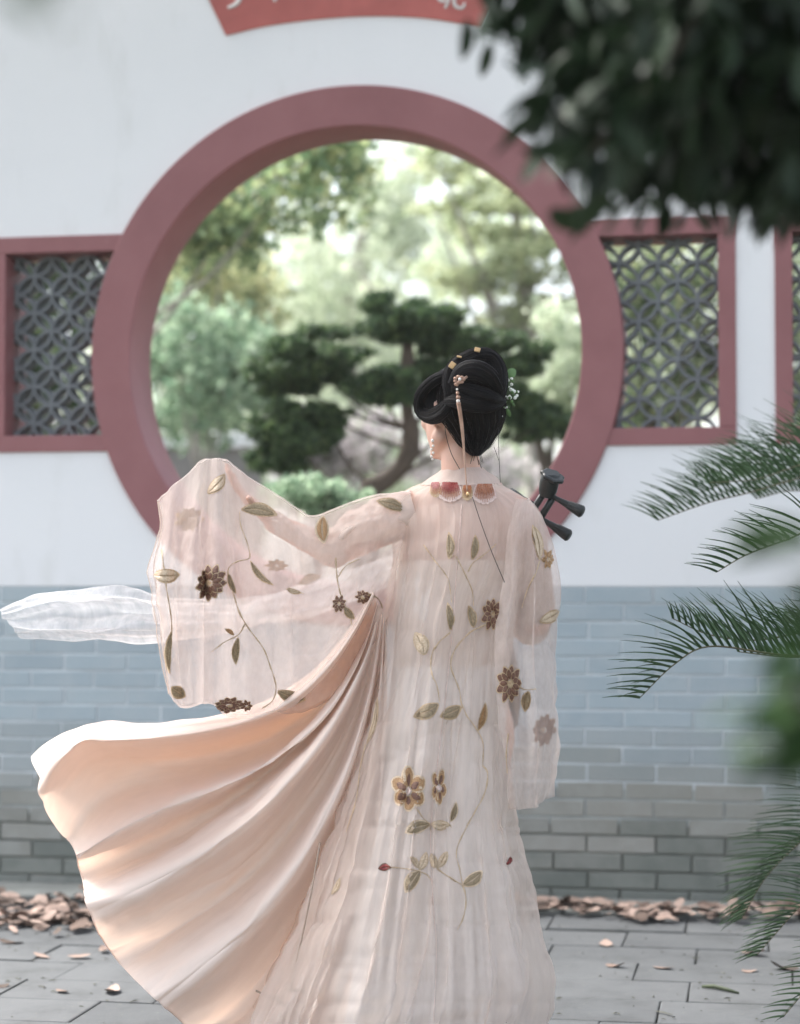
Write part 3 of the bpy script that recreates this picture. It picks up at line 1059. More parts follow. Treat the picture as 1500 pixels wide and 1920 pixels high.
# ---- cloth materials
def sheer_mat(name, col, op_lo, op_hi, streak=(60, 2.0, 1), weave=True):
    m, nt, b = new_mat(name)
    n = noise_tex(nt, 1.0, 6, 0.65, 'UV', stretch=streak)
    op = nt.nodes.new('ShaderNodeMapRange')
    op.inputs['From Min'].default_value = 0.3; op.inputs['From Max'].default_value = 0.7
    op.inputs['To Min'].default_value = op_lo; op.inputs['To Max'].default_value = op_hi
    nt.links.new(n.outputs['Fac'], op.inputs['Value'])
    b.inputs['Base Color'].default_value = (*col, 1)
    b.inputs['Roughness'].default_value = 0.42
    b.inputs['Specular IOR Level'].default_value = 0.35
    b.inputs['Sheen Weight'].default_value = 0.25
    b.inputs['Sheen Roughness'].default_value = 0.4
    tr = nt.nodes.new('ShaderNodeBsdfTranslucent'); tr.inputs[0].default_value = (*col, 1)
    mx = nt.nodes.new('ShaderNodeMixShader'); mx.inputs[0].default_value = 0.45
    nt.links.new(b.outputs[0], mx.inputs[1]); nt.links.new(tr.outputs[0], mx.inputs[2])
    tp = nt.nodes.new('ShaderNodeBsdfTransparent')
    mo = nt.nodes.new('ShaderNodeMixShader')
    nt.links.new(op.outputs[0], mo.inputs[0]); nt.links.new(tp.outputs[0], mo.inputs[1]); nt.links.new(mx.outputs[0], mo.inputs[2])
    nt.links.new(mo.outputs[0], nt.nodes['Material Output'].inputs[0])
    n2 = noise_tex(nt, 1.0, 5, 0.7, 'UV', stretch=(streak[0] * 2.5, streak[1] * 3, 1))
    bump(nt, b, n2.outputs['Fac'], 0.10, 0.006)
    return m


def satin_mat(name, col, trans=0.2, rough=0.42, bump_s=0.2, streak=(40, 3, 1), tint=None):
    m, nt, b = new_mat(name)
    n = noise_tex(nt, 1.0, 6, 0.65, 'UV', stretch=streak)
    lo = tuple(c * .95 for c in col); hi = tuple(min(1, c * 1.04) for c in col)
    r = ramp(nt, n.outputs['Fac'], [(.3, lo), (.7, hi)])
    nt.links.new(r.outputs[0], b.inputs['Base Color'])
    b.inputs['Roughness'].default_value = rough
    b.inputs['Specular IOR Level'].default_value = 0.35
    b.inputs['Sheen Weight'].default_value = 0.3
    b.inputs['Sheen Roughness'].default_value = 0.35
    tr = nt.nodes.new('ShaderNodeBsdfTranslucent')
    if tint: tr.inputs[0].default_value = (*tint, 1)
    else: nt.links.new(r.outputs[0], tr.inputs[0])
    mx = nt.nodes.new('ShaderNodeMixShader'); mx.inputs[0].default_value = trans
    nt.links.new(b.outputs[0], mx.inputs[1]); nt.links.new(tr.outputs[0], mx.inputs[2])
    nt.links.new(mx.outputs[0], nt.nodes['Material Output'].inputs[0])
    n2 = noise_tex(nt, 1.0, 5, 0.65, 'UV', stretch=(streak[0], streak[1] * 1.5, 1))
    bump(nt, b, n2.outputs['Fac'], bump_s, 0.006)
    return m


M['peach'] = satin_mat('peach_satin', (0.895, 0.785, 0.71), 0.29, .45, .22, (60, 8, 1), (0.93, 0.68, 0.535))
M['dress'] = satin_mat('white_silk', (0.83, 0.80, 0.77), 0.12, .42, .12, (16, 3, 1))
M['organza'] = sheer_mat('blush_organza', (0.885, 0.765, 0.69), .40, .60, (9, 1.6, 1))
M['organza_sleeve'] = sheer_mat('blush_organza_sleeve', (0.88, 0.76, 0.70), .33, .46, (8, 6, 1))
M['sash'] = sheer_mat('white_gauze', (0.86, 0.85, 0.86), .42, .70, (6, 40, 1))
M['collar'] = sheer_mat('collar_organza', (0.80, 0.70, 0.63), .84, .96, (20, 6, 1))


def skin_mat():
    m, nt, b = new_mat('skin')
    n = noise_tex(nt, 30, 4, .6)
    r = ramp(nt, n.outputs['Fac'], [(.3, (0.60, 0.365, 0.275)), (.7, (0.66, 0.415, 0.325))])
    nt.links.new(r.outputs[0], b.inputs['Base Color'])
    b.inputs['Roughness'].default_value = .5
    b.inputs['Subsurface Weight'].default_value = .15
    b.inputs['Subsurface Radius'].default_value = (.012, .004, .002)
    return m


def hair_mat():
    m, nt, b = new_mat('black_hair')
    n = noise_tex(nt, 1.0, 4, .6, 'UV', stretch=(34, 2.5, 1))
    r = ramp(nt, n.outputs['Fac'], [(.3, (0.003, 0.003, 0.004)), (.75, (0.014, 0.012, 0.012))])
    nt.links.new(r.outputs[0], b.inputs['Base Color'])
    b.inputs['Roughness'].default_value = .42
    b.inputs['Specular IOR Level'].default_value = .12
    bump(nt, b, n.outputs['Fac'], .8, .008)
    return m


M['skin'] = skin_mat()
M['hair'] = hair_mat()
M['gold'] = simple_mat('gold_metal', (0.62, 0.42, 0.22), .35, .2, 60, .1, 200, metal=.9)
M['bronze'] = simple_mat('rose_gold_chain', (0.42, 0.27, 0.20), .4, .2, 60, .2, 300, metal=.7)
M['pearl'] = simple_mat('pearl', (0.82, 0.76, 0.70), .25, .05, 30, 0, 1)
M['cord'] = simple_mat('dark_cord', (0.035, 0.033, 0.03), .6, .3, 60, 0, 1)
M['eye'] = simple_mat('eye', (0.03, 0.02, 0.018), .2, .1, 30, 0, 1)
M['lip'] = simple_mat('lips', (0.48, 0.14, 0.12), .4, .1, 30, 0, 1)


# ---- body: tapered capsules fused by a voxel remesh into one skin
def capsule(bm, p0, p1, r0, r1, seg=14, sq=1.0):
    p0, p1 = Vector(p0), Vector(p1)
    t = (p1 - p0)
    L = t.length
    t = t.normalized() if L > 1e-6 else Vector((0, 0, 1))
    a = t.cross(Vector((0, 1, 0)))
    if a.length < 1e-3: a = t.cross(Vector((1, 0, 0)))
    a.normalize(); b = t.cross(a)
    rings = []
    for k in range(1, 5):
        an = math.pi / 2 * k / 4
        rings.append((p0 - t * r0 * math.cos(an), r0 * math.sin(an)))
    for k in range(0, 4):
        an = math.pi / 2 * k / 4
        rings.append((p1 + t * r1 * math.sin(an), r1 * math.cos(an)))
    vr = []
    for c, r in rings:
        vr.append([bm.verts.new(c + a * r * math.cos(2 * math.pi * k / seg) + b * r * sq * math.sin(2 * math.pi * k / seg)) for k in range(seg)])
    tp = bm.verts.new(p0 - t * r0); bt = bm.verts.new(p1 + t * r1)
    for i in range(len(vr) - 1):
        for k in range(seg):
            bm.faces.new((vr[i][k], vr[i][(k + 1) % seg], vr[i + 1][(k + 1) % seg], vr[i + 1][k]))
    for k in range(seg):
        bm.faces.new((tp, vr[0][(k + 1) % seg], vr[0][k]))
        bm.faces.new((bt, vr[-1][k], vr[-1][(k + 1) % seg]))


def ellipsoid(bm, c, rx, ry, rz, rot=None):
    mt = Matrix.Translation(Vector(c)) @ (rot.to_4x4() if rot else Matrix.Identity(4)) @ Matrix.Diagonal((rx, ry, rz, 1))
    bmesh.ops.create_uvsphere(bm, u_segments=28, v_segments=18, radius=1, matrix=mt)


bm = bmesh.new()
# torso
capsule(bm, W(862, 985, .02), W(856, 1090, .02), .088, .098, 20, 1.25)
ellipsoid(bm, W(866, 985, .02), .150, .085, .10)
ellipsoid(bm, W(858, 1060, .02), .132, .092, .16)
ellipsoid(bm, W(852, 1230, .02), .108, .085, .20)
ellipsoid(bm, W(848, 1380, .02), .150, .115, .17)
# shoulders and neck
capsule(bm, W(782, 958, .02), W(955, 962, .03), .050, .050)
capsule(bm, W(868, 940, .03), W(862, 850, .03), .052, .046, 18)
ellipsoid(bm, W(868, 935, .03), .092, .06, .05)
# left arm (raised into the wide sleeve)
capsule(bm, W(782, 962, .02), W(625, 1035, -.01), .046, .036)
capsule(bm, W(625, 1035, -.01), W(512, 980, .0), .036, .024)
# right arm (bent round the instrument)
capsule(bm, W(968, 965, .03), W(1005, 1165, .07), .047, .037)
capsule(bm, W(1005, 1165, .07), W(945, 1130, .30), .037, .025)
# legs and feet
for x0, x1, x2 in ((806, 812, 815), (892, 884, 880)):
    capsule(bm, W(x0, 1420, .02), W(x1, 1680, .02), .082, .055)
    capsule(bm, W(x1, 1680, .02), W(x2, 1935, .05), .053, .034)
    f0 = W(x2, 1950, .03); f0.z = .05
    capsule(bm, f0, f0 + Vector((-.01, .15, -.018)), .038, .030)


def hand(wrist, d, side, curl):
    d = Vector(d).normalized(); s = Vector(side).normalized(); nrm = d.cross(s).normalized()
    w = Vector(wrist)
    for k, off in enumerate((-.028, -.010, .009, .027)):
        base = w + d * .085 + s * off
        capsule(bm, w + d * .012 + s * off * .55, base, .016, .0125, 8)
        L = [.036, .042, .039, .030][k]
        p = base; dd = d.copy()
        for j in range(3):
            dd = (dd + nrm * curl * (.5 + .3 * j)).normalized()
            q = p + dd * L * (1, .72, .58)[j]
            capsule(bm, p, q, .0090 - .0008 * j, .0084 - .0008 * j, 8)
            p = q
    p = w + d * .03 - s * .026
    for j, l in enumerate((.035, .028)):
        dd = (d * .75 - s * .55 + nrm * curl * (.4 + .4 * j)).normalized()
        q = p + dd * l
        capsule(bm, p, q, .0105 - .001 * j, .0095 - .001 * j, 8)
        p = q


hand(W(512, 980, .0), W(430, 905, .0) - W(512, 980, 0), (0, 1, .1), -.25)
hand(W(945, 1130, .30), W(905, 1115, .36) - W(945, 1130, .30), (0, .3, 1), .55)
# head, turned to her left
HC = W(858, 778, .03)
YAW = R(35)                                   # turn of the face from +Y towards -X
HR = Matrix.Rotation(YAW, 3, 'Z') @ Matrix.Rotation(R(4), 3, 'X')


def H(x, y, z):                               # head space: x right, y to the face, z up
    return HC + HR @ Vector((x, y, z))


ellipsoid(bm, H(0, -.012, .030), .073, .092, .088, HR)
ellipsoid(bm, H(0, .022, -.025), .060, .070, .090, HR)
ellipsoid(bm, H(0, .048, -.088), .030, .032, .024, HR)
for s in (-1, 1):
    capsule(bm, H(s * .056, -.005, -.055), H(s * .018, .060, -.096), .020, .014, 10)
    ellipsoid(bm, H(s * .036, .066, -.022), .022, .018, .020, HR)
    ellipsoid(bm, H(s * .033, .076, .028), .024, .012, .010, HR)
capsule(bm, H(0, .088, .012), H(0, .106, -.028), .008, .011, 10)
for s in (-1, 1):
    ellipsoid(bm, H(s * .009, .098, -.031), .007, .008, .006, HR)
ellipsoid(bm, H(0, .088, -.056), .022, .010, .007, HR)
ellipsoid(bm, H(0, .086, -.066), .019, .010, .007, HR)
for s in (-1, 1):                             # ears
    pts = [(.073, -.004, .022), (.081, -.020, .024), (.083, -.028, .006), (.078, -.020, -.014), (.072, -.006, -.028), (.070, .000, -.018), (.072, .002, .004), (.073, -.004, .022)]
    for p, q in zip(pts[:-1], pts[1:]):
        capsule(bm, H(s * p[0], p[1], p[2]), H(s * q[0], q[1], q[2]), .0062, .0062, 8)
    ellipsoid(bm, H(s * .073, -.008, .002), .005, .013, .022, HR)
tmp_me = bpy.data.meshes.new('tmp'); bm.to_mesh(tmp_me); bm.free()
tmp = bpy.data.objects.new('tmp', tmp_me); COL.objects.link(tmp)
md = tmp.modifiers.new('r', 'REMESH'); md.mode = 'VOXEL'; md.voxel_size = .0048; md.use_smooth_shade = True
md2 = tmp.modifiers.new('s', 'SMOOTH'); md2.factor = .5; md2.iterations = 5
body_me = bpy.data.meshes.new_from_object(tmp.evaluated_get(bpy.context.evaluated_depsgraph_get()))
bpy.data.objects.remove(tmp)
FOOT = W(850, 1960, .03); FOOT.z = 0.0
body_me.transform(Matrix.Translation(-FOOT))
body_me.materials.clear(); body_me.materials.append(M['skin'])
body_me.name = 'person'
person = bpy.data.objects.new('person', body_me)
person.location = FOOT
link(person)
tag(person, 'person seen from behind in a pale blush embroidered robe with black updo', 'person')
PINV = Matrix.Translation(-FOOT)


def own(o):                                   # make o (built in world coordinates) a part of the person
    o.parent = person
    o.matrix_parent_inverse = PINV
    return o


for s in (-1, 1):
    e = bpy.data.meshes.new('eye'); b2 = bmesh.new(); ellipsoid(b2, H(s * .031, .082, .010), .013, .009, .006, HR); b2.to_mesh(e); b2.free()
    e.materials.append(M['eye']); own(link(bpy.data.objects.new('eye', e)))
e = bpy.data.meshes.new('lips'); b2 = bmesh.new(); ellipsoid(b2, H(0, .0945, -.057), .018, .006, .005, HR); ellipsoid(b2, H(0, .093, -.065), .016, .006, .005, HR); b2.to_mesh(e); b2.free()
e.materials.append(M['lip']); own(link(bpy.data.objects.new('lips', e)))

# ---- clothes made of rings: (py, left px, right px, half depth m, centre dy)


def ring_grid(rows, na, nv, a0, a1, folds, wr=(), hscale=1.0):
    rows = np.array(rows, dtype=float)
    Rw = crom(rows * [1, .0001, .0001, .0001, .0001], nv) / [1, .0001, .0001, .0001, .0001]
    an = np.linspace(a0, a1, na)
    py = Rw[:, 0][None, :]
    cx = ((Rw[:, 1] + Rw[:, 2]) / 2)[None, :]; hw = ((Rw[:, 2] - Rw[:, 1]) / 2)[None, :]
    hd = Rw[:, 3][None, :]; dc = Rw[:, 4][None, :]
    A = an[:, None]
    vv = np.linspace(0, 1, nv)[None, :]
    mod = np.zeros((na, nv))
    for amp, fa, fv, seed, fade, lean in folds:
        q = vnoise(A / math.pi * fa + 11 + lean * vv + .25 * vnoise(A * 2 + 9 + 0 * vv, vv * 3 + 0 * A, seed + 5), vv * fv + 0 * A + .5, seed)
        if amp < 0:
            q = .8 - 2 * np.abs(q)
        mod += abs(amp) * q * vv ** fade
    px = cx + (hw * (1 + mod)) * np.sin(A)
    dy = dc - hd * (1 + mod * 2.6) * np.cos(A)
    G = Wn(np.stack([px, py + 0 * A, dy], axis=-1))
    return wrinkle(G, wr)


dress_rows = [(1050, 752, 968, .112, .015), (1080, 750, 968, .118, .015), (1150, 742, 962, .112, .01), (1250, 738, 952, .115, .01), (1350, 730, 950, .135, .0), (1450, 716, 953, .16, .0),
              (1560, 696, 950, .175, .0), (1660, 672, 964, .20, .0), (1760, 650, 978, .22, .0), (1860, 630, 990, .24, .0), (1980, 612, 992, .26, .0)]
G = ring_grid(dress_rows, 420, 160, -math.pi, math.pi, [(.06, 9, 1.2, 1, .5, .4), (-.045, 20, 1.5, 2, .35, .2), (-.025, 40, 2, 3, .2, 0)], [(.004, 30, 14, 4, 0, False)])
own(grid_mesh('under_dress', G, M['dress'], None, uvscale=(3, 3)))
# sheer inner shift over the shoulders; softens the edge of the dress
G = ring_grid([(915, 790, 945, .085, .02), (935, 768, 975, .100, .02), (965, 757, 985, .112, .018), (1010, 752, 978, .122, .015), (1070, 750, 974, .126, .012), (1140, 744, 967, .120, .01), (1250, 738, 956, .124, .01)], 240, 70, -math.pi, math.pi, [(.02, 14, 2, 15, 0, .5), (-.02, 30, 3, 16, .3, .4)], [(.003, 24, 12, 17, 0, False)])
own(grid_mesh('inner_shift', G, M['organza'], None, uvscale=(2, 1)))

robe_rows = [(900, 806, 930, .066, .022), (908, 790, 940, .080, .022), (920, 764, 962, .094, .02), (938, 744, 992, .108, .02), (965, 738, 1012, .126, .015), (1005, 735, 1014, .140, .01), (1060, 733, 1000, .150, .01),
             (1150, 720, 968, .152, .0), (1250, 706, 956, .160, -.01), (1350, 682, 953, .178, -.02), (1450, 652, 956, .200, -.03), (1560, 614, 966, .235, -.04), (1650, 582, 988, .265, -.05),
             (1750, 542, 1008, .295, -.05), (1860, 490, 1031, .33, -.05), (1930, 462, 1022, .35, -.05), (1985, 445, 1016, .36, -.05)]
G = ring_grid(robe_rows, 460, 220, -2.55, 2.55, [(.08, 7, 1.4, 21, .7, .5), (-.055, 13, 1.5, 22, .6, .3), (-.022, 30, 2.4, 23, .5, .2)], [(.005, 22, 12, 24, .3, False), (.003, 9, 34, 25, .3, True), (.0055, 15, 18, 26, .15, True), (.003, 44, 40, 27, .15, False)])
_v = np.linspace(0, 1, G.shape[1]); _n = grid_normals(G)
for _v0, _w in ((.60, .004), (.765, .005), (.42, .004)):          # pressed cross creases
    _a = np.linspace(0, 6.28, G.shape[0])
    G = G + _n * (.0045 * np.exp(-((_v[None, :] - _v0 - .004 * np.sin(_a * 2)[:, None]) / _w) ** 2) * (.5 + .5 * np.sin(_a * 3 + _v0 * 20)[:, None]))[..., None]
ROBE = own(grid_mesh('robe', G, M['organza'], None, uvscale=(2, 2)))
# collar
G = ring_grid([(876, 830, 905, .050, .035), (884, 824, 914, .056, .032), (896, 806, 932, .070, .028), (909, 788, 942, .082, .024)], 120, 14, -2.4, 2.4, [(.02, 8, 1, 31, 0, 0)])
own(grid_mesh('collar', G, M['collar'], None, uvscale=(2, .3)))

# ---- peach skirt blown out to the left
o_ = .10
skirt_rails = [
    [(712, 1140, .12), (600, 1310, .26), (440, 1400, .33), (300, 1440, .36), (170, 1480, .34)],
    [(704, 1120, .05), (640, 1215, .18), (540, 1300, .26), (400, 1350, .28), (280, 1372, .29), (170, 1380, .28), (110, 1430, .24)],
    [(698, 1108, -.04), (664, 1162, .02), (620, 1222, .08), (560, 1278, .12), (480, 1322, .14), (400, 1341, .14), (330, 1349, .14), (270, 1354, .13), (190, 1346, .10), (125, 1362, .07), (62, 1420, .06)],
    [(699, 1110, -.09), (660, 1180, -.06), (615, 1240, -.02), (555, 1295, .02), (475, 1338, .04), (400, 1356, .04), (330, 1364, .03), (260, 1370, .01), (190, 1370, -.02), (120, 1392, -.05), (64, 1452, -.01)],
    [(701, 1116, -.10), (656, 1200, -.08), (600, 1275, -.03), (535, 1330, .01), (455, 1362, .03), (370, 1382, .01), (290, 1390, -.03), (205, 1392, -.09), (150, 1394, -.13), (100, 1450, -.09), (78, 1500, -.03)],
    [(703, 1126, -.06), (655, 1225, .02), (598, 1305, .09), (530, 1350, .13), (455, 1388, .14), (370, 1408, .12), (290, 1418, .08), (215, 1428, .03), (165, 1450, .0), (125, 1505, .0), (102, 1548, .03)],
    [(706, 1130, -.05), (664, 1238, .03), (612, 1320, .11), (545, 1372, .15), (470, 1412, .15), (390, 1440, .12), (310, 1456, .08), (230, 1478, .06), (180, 1510, .04), (148, 1548, .03), (128, 1580, .05)],
    [(708, 1130, -.10), (682, 1220, -.07), (636, 1310, -.04), (572, 1382, -.02), (490, 1436, .0), (410, 1474, .0), (330, 1502, -.01), (245, 1540, -.03), (185, 1580, -.04), (143, 1606, -.02)],
]


def fold_rail(hx, hy, k, dy_end, dy_mid, w0):
    """One fold line from the waist to the hem: starts steep, then swings out to the left."""
    ox, oy = 708 + 16 * k, 1132 + 20 * k
    cx_, cy_ = 606 + 128 * k ** .9, 1428 + 390 * k
    out = []
    for j in range(12):
        t = j / 11
        x = (1 - t) ** 2 * ox + 2 * t * (1 - t) * cx_ + t * t * hx
        y_ = (1 - t) ** 2 * oy + 2 * t * (1 - t) * cy_ + t * t * hy
        d = w0 * (1 - t) ** 1.5 + dy_end * t ** 1.1 + 4 * t * (1 - t) * dy_mid * t ** .4
        out.append((x, y_, d))
    return out


hem_pts = [(150, 1626), (152, 1642), (157, 1668), (166, 1700), (176, 1728), (188, 1756), (208, 1784), (232, 1814), (252, 1836), (282, 1864), (312, 1892), (345, 1920), (380, 1944), (420, 1962), (462, 1978), (510, 1990), (560, 2000), (610, 2006), (670, 2010), (740, 2014)]
fold_d = [.03, .055, .0, -.055, -.05, .01, .05, .055, .0, -.06, -.055, .01, .05, .01, -.065, -.05, .02, -.06, -.02, .05]
fold_m = [.03, .045, .0, -.035, -.03, .01, .03, .035, .0, -.035, -.03, .01, .03, .0, -.03, -.02, .01, -.02, .01, .04]
for i, ((hx, hy), d_, m_) in enumerate(zip(hem_pts, fold_d, fold_m)):
    k = (i + 1) / len(hem_pts)
    skirt_rails.append(fold_rail(hx, hy, k, d_ - .03 * k, m_, -.085 + .03 * k))


def amplify(rails, k, n=60):
    A_ = np.stack([crom(np.array(r, dtype=float), n) for r in rails])
    d = A_[..., 2].copy()
    sm = d.copy()
    for i in range(len(rails)):
        a, b = max(0, i - 2), min(len(rails), i + 3)
        sm[i] = d[a:b].mean(0)
    A_[3:, :, 2] = (sm + k * (d - sm))[3:]
    return [list(map(tuple, a)) for a in A_]


skirt_rails = amplify(skirt_rails, 1.6)
G = loft_grid(skirt_rails, 420, 200, [(.008, 22, 1.5, 41, 1.0, True), (.006, 38, 2.4, 42, 1.0, False), (.0020, 90, 6.0, 47, .5, False), (.012, 15, 1.6, 43, 1.4, False), (.006, 44, 5, 45, 2.0, True), (.0035, 18, 22, 48, .8, False)])
SKIRT = own(grid_mesh('skirt', G, M['peach'], None, uvscale=(3, 2)))
hem = [tuple(p) for p in G[90:, -1][::2]]
tube_o = own(tube('hem', hem, .0016, M['peach'], None, 5))
tube_o.parent = SKIRT; tube_o.matrix_parent_inverse = Matrix.Identity(4)

# ---- gauze sash flying out behind
sash_rails = [
    [(735, 1040, .10), (660, 1068, .12), (580, 1098, .14), (480, 1122, .16), (390, 1128, .17), (320, 1120, .18), (250, 1098, .17), (180, 1091, .16), (110, 1100, .18), (50, 1120, .22), (0, 1142, .25)],
    [(735, 1052, .06), (660, 1082, .08), (580, 1112, .10), (480, 1135, .12), (390, 1142, .13), (320, 1136, .13), (250, 1122, .10), (180, 1120, .08), (110, 1126, .10), (50, 1140, .16), (3, 1149, .22)],
    [(735, 1066, .10), (660, 1098, .11), (580, 1128, .13), (480, 1148, .15), (390, 1155, .16), (320, 1155, .17), (250, 1150, .16), (180, 1150, .15), (110, 1155, .17), (55, 1162, .20), (12, 1162, .22)],
    [(735, 1082, .05), (660, 1115, .06), (580, 1144, .08), (480, 1162, .10), (390, 1170, .11), (320, 1174, .11), (250, 1178, .09), (180, 1180, .07), (110, 1180, .10), (60, 1180, .14), (22, 1175, .19)],
    [(735, 1096, .09), (660, 1132, .11), (580, 1160, .12), (480, 1176, .14), (390, 1186, .15), (320, 1194, .16), (250, 1204, .15), (180, 1209, .13), (110, 1205, .16), (70, 1198, .18), (38, 1196, .20)],
]
G = loft_grid(sash_rails, 90, 220, [(.016, 4, 7, 51, .5, False), (.010, 7, 5, 54, .4, True), (.004, 14, 18, 52, .4, False), (.0015, 26, 40, 53, .4, False)])
SASH = own(grid_mesh('gauze_sash', G, M['sash'], None, uvscale=(1, 1)))
for _e in (G[0], G[-1], G[:, -1]):
    tube('sash_hem', [tuple(p) for p in _e[::2]], .0011, M['sash'], SASH, 4)

# ---- wide left sleeve: a bag hanging from the raised arm
sl_front = [
    [(772, 922, -.045), (762, 985, -.06), (748, 1060, -.07), (728, 1155, -.06)],
    [(728, 926, -.06), (720, 1000, -.09), (710, 1100, -.10), (700, 1205, -.06)],
    [(690, 935, -.06), (688, 1010, -.095), (682, 1120, -.11), (674, 1245, -.04)],
    [(640, 953, -.06), (638, 1030, -.085), (636, 1150, -.10), (632, 1294, -.02)],
    [(582, 970, -.06), (584, 1040, -.09), (586, 1160, -.11), (585, 1322, -.03)],
    [(550, 953, -.055), (548, 1030, -.075), (548, 1160, -.09), (550, 1331, -.01)],
    [(515, 928, -.05), (512, 1010, -.085), (510, 1150, -.12), (512, 1336, -.05)],
    [(472, 899, -.045), (472, 990, -.07), (468, 1140, -.09), (470, 1339, -.02)],
    [(432, 871, -.035), (436, 970, -.055), (434, 1130, -.09), (428, 1337, -.05)],
    [(412, 863, -.03), (414, 960, -.085), (410, 1120, -.13), (402, 1318, -.08)],
    [(396, 862, -.025), (388, 970, -.065), (382, 1120, -.10), (382, 1313, -.04)],
    [(378, 869, -.03), (368, 970, -.09), (360, 1120, -.14), (364, 1320, -.09)],
    [(348, 893, -.025), (340, 980, -.055), (332, 1120, -.08), (344, 1322, -.04)],
    [(318, 920, -.02), (318, 990, -.06), (304, 1090, -.10), (310, 1200, -.09), (326, 1312, -.05)],
    [(296, 941, .0), (303, 985, -.03), (283, 1060, -.05), (289, 1130, -.05), (299, 1220, -.04), (313, 1298, -.01)],
]
sl_back = []
for k, r in enumerate(sl_front):
    n_ = len(r)
    sl_back.append([(x + 2 * math.sin(k * 2.1), y_, -d + .02 + .02 * math.sin(k * 1.9 + i)) if 0 < i < n_ - 1 else (x, y_, -d * .8 + .015) for i, (x, y_, d) in enumerate(r)])
nv_ = 110
GF = np.stack([crom(np.array(r) * [1, 1, 780], nv_) for r in sl_front]); GF[..., 2] /= 780
GB = np.stack([crom(np.array(r) * [1, 1, 780], nv_) for r in sl_back]); GB[..., 2] /= 780
GF, GB = crom_u(GF, 220), crom_u(GB, 220)
# round the top and bottom over: extra rows between front and back
nt_ = 8
ts = np.linspace(0, 1, nt_ + 2)[1:-1]


def bridge(a, b, lift):
    out = []
    for t in ts:
        m_ = a * (1 - t) + b * t
        m_ = m_.copy(); m_[:, 1] += lift * 4 * t * (1 - t)
        out.append(m_)
    return np.stack(out, 1)


full = np.concatenate([GF, bridge(GF[:, -1], GB[:, -1], 5), GB[:, ::-1], bridge(GB[:, 0], GF[:, 0], -3), GF[:, :1]], axis=1)
G = Wn(full)
n_ = grid_normals(G)
uu, vv = np.meshgrid(np.linspace(0, 1, G.shape[0]), np.linspace(0, 2, G.shape[1]), indexing='ij')
hang = np.clip(np.sin(np.pi * np.clip(vv, 0, 2)) ** 2, 0, 1)
hgt = .018 * vnoise(uu * 15 + 2 + .6 * vv, vv * 1.3 + 1, 61) + .006 * vnoise(uu * 34 + 1, vv * 4, 62) + .005 * vnoise(uu * 12 + vv * 9, vv * 5 - uu * 6 + 20, 63) + .005 * (1 - 2 * np.abs(vnoise(uu * 13 - vv * 6 + 30, vv * 9 + uu * 5, 64))) + .0025 * vnoise(uu * 40, vv * 22, 65)
G = G + n_ * (hgt * (.25 + .75 * hang))[..., None]
SLV = own(grid_mesh('left_sleeve', G, M['organza_sleeve'], None, uvscale=(2, 2)))
# opening hem of the sleeve
cuff = [tuple(p) for p in G[-1, ::4]]
c_ = tube('cuff_hem', cuff, .0012, M['collar'], SLV, 5)
# loose arm wrap under the left arm (second layer of the sleeve)
arm_rails = []
arm_pts = [(778, 958, .01, 46, .075), (720, 975, .0, 40, .07), (660, 995, -.005, 36, .065), (624, 1030, -.01, 36, .06), (580, 1015, -.005, 32, .055), (540, 994, -.003, 27, .045), (510, 978, .0, 22, .036)]
rr_ = []
for (x, y_, d, r1, r2) in arm_pts:
    ringp = []
    for k in range(25):
        a = 2 * math.pi * k / 24
        ringp.append((x + .25 * r1 * math.cos(a), y_ + r1 * math.cos(a) * .95, d + r2 * math.sin(a)))
    rr_.append(ringp)
G = crom_u(np.array(rr_), 110)
G = Wn(crom_u(np.swapaxes(G, 0, 1), 72))
G = wrinkle(G, [(.006, 10, 12, 71, 0, False), (.004, 22, 26, 72, 0, False)])
own(grid_mesh('inner_sleeve', G, M['collar'], None))

own(tube('inner_sleeve', [W(955, 955, .03), W(972, 985, .03), W(988, 1060, .05), W(1002, 1150, .07), W(996, 1172, .12), W(962, 1142, .24)], [.055, .062, .058, .052, .050, .045], M['collar'], None, 28))

# ---- right sleeve hanging over the bent arm
rs_front = [
    [(968, 935, -.06), (950, 1000, -.11), (941, 1100, -.145), (928, 1200, -.17), (932, 1300, -.18), (943, 1400, -.18), (955, 1518, -.15)],
    [(980, 936, -.07), (968, 1005, -.13), (962, 1105, -.17), (952, 1205, -.20), (956, 1305, -.20), (965, 1405, -.20), (972, 1520, -.16)],
    [(990, 938, -.06), (986, 1010, -.11), (982, 1110, -.13), (976, 1210, -.15), (980, 1310, -.16), (988, 1410, -.16), (990, 1517, -.13)],
    [(1000, 943, -.05), (1002, 1015, -.12), (1004, 1115, -.17), (1000, 1212, -.19), (1006, 1315, -.20), (1010, 1410, -.19), (1006, 1513, -.13)],
    [(1008, 952, -.03), (1016, 1018, -.08), (1024, 1115, -.11), (1022, 1210, -.13), (1028, 1318, -.14), (1030, 1410, -.13), (1020, 1506, -.09)],
    [(1014, 962, -.01), (1030, 1020, -.04), (1042, 1110, -.08), (1036, 1205, -.09), (1041, 1320, -.10), (1042, 1410, -.09), (1030, 1496, -.06)],
    [(1018, 970, .02), (1036, 1022, .02), (1052, 1118, .02), (1045, 1195, .02), (1050, 1320, .02), (1049, 1410, .02), (1036, 1490, .02)],
]
rs_back = [[(x - 10 * (6 - k) / 6, y_, .04 + (.02 - d) * .9) for (x, y_, d) in r] for k, r in enumerate(rs_front)][::-1]
G = loft_grid(rs_front + rs_back[1:], 200, 150, [(.012, 14, 4, 81, .6, False), (.004, 26, 7, 82, .5, False), (.006, 12, 10, 83, .4, True)])
RSL = own(grid_mesh('right_sleeve', G, M['organza_sleeve'], None, uvscale=(2, 2)))
# ---- hair
SV_, SF_ = [], []


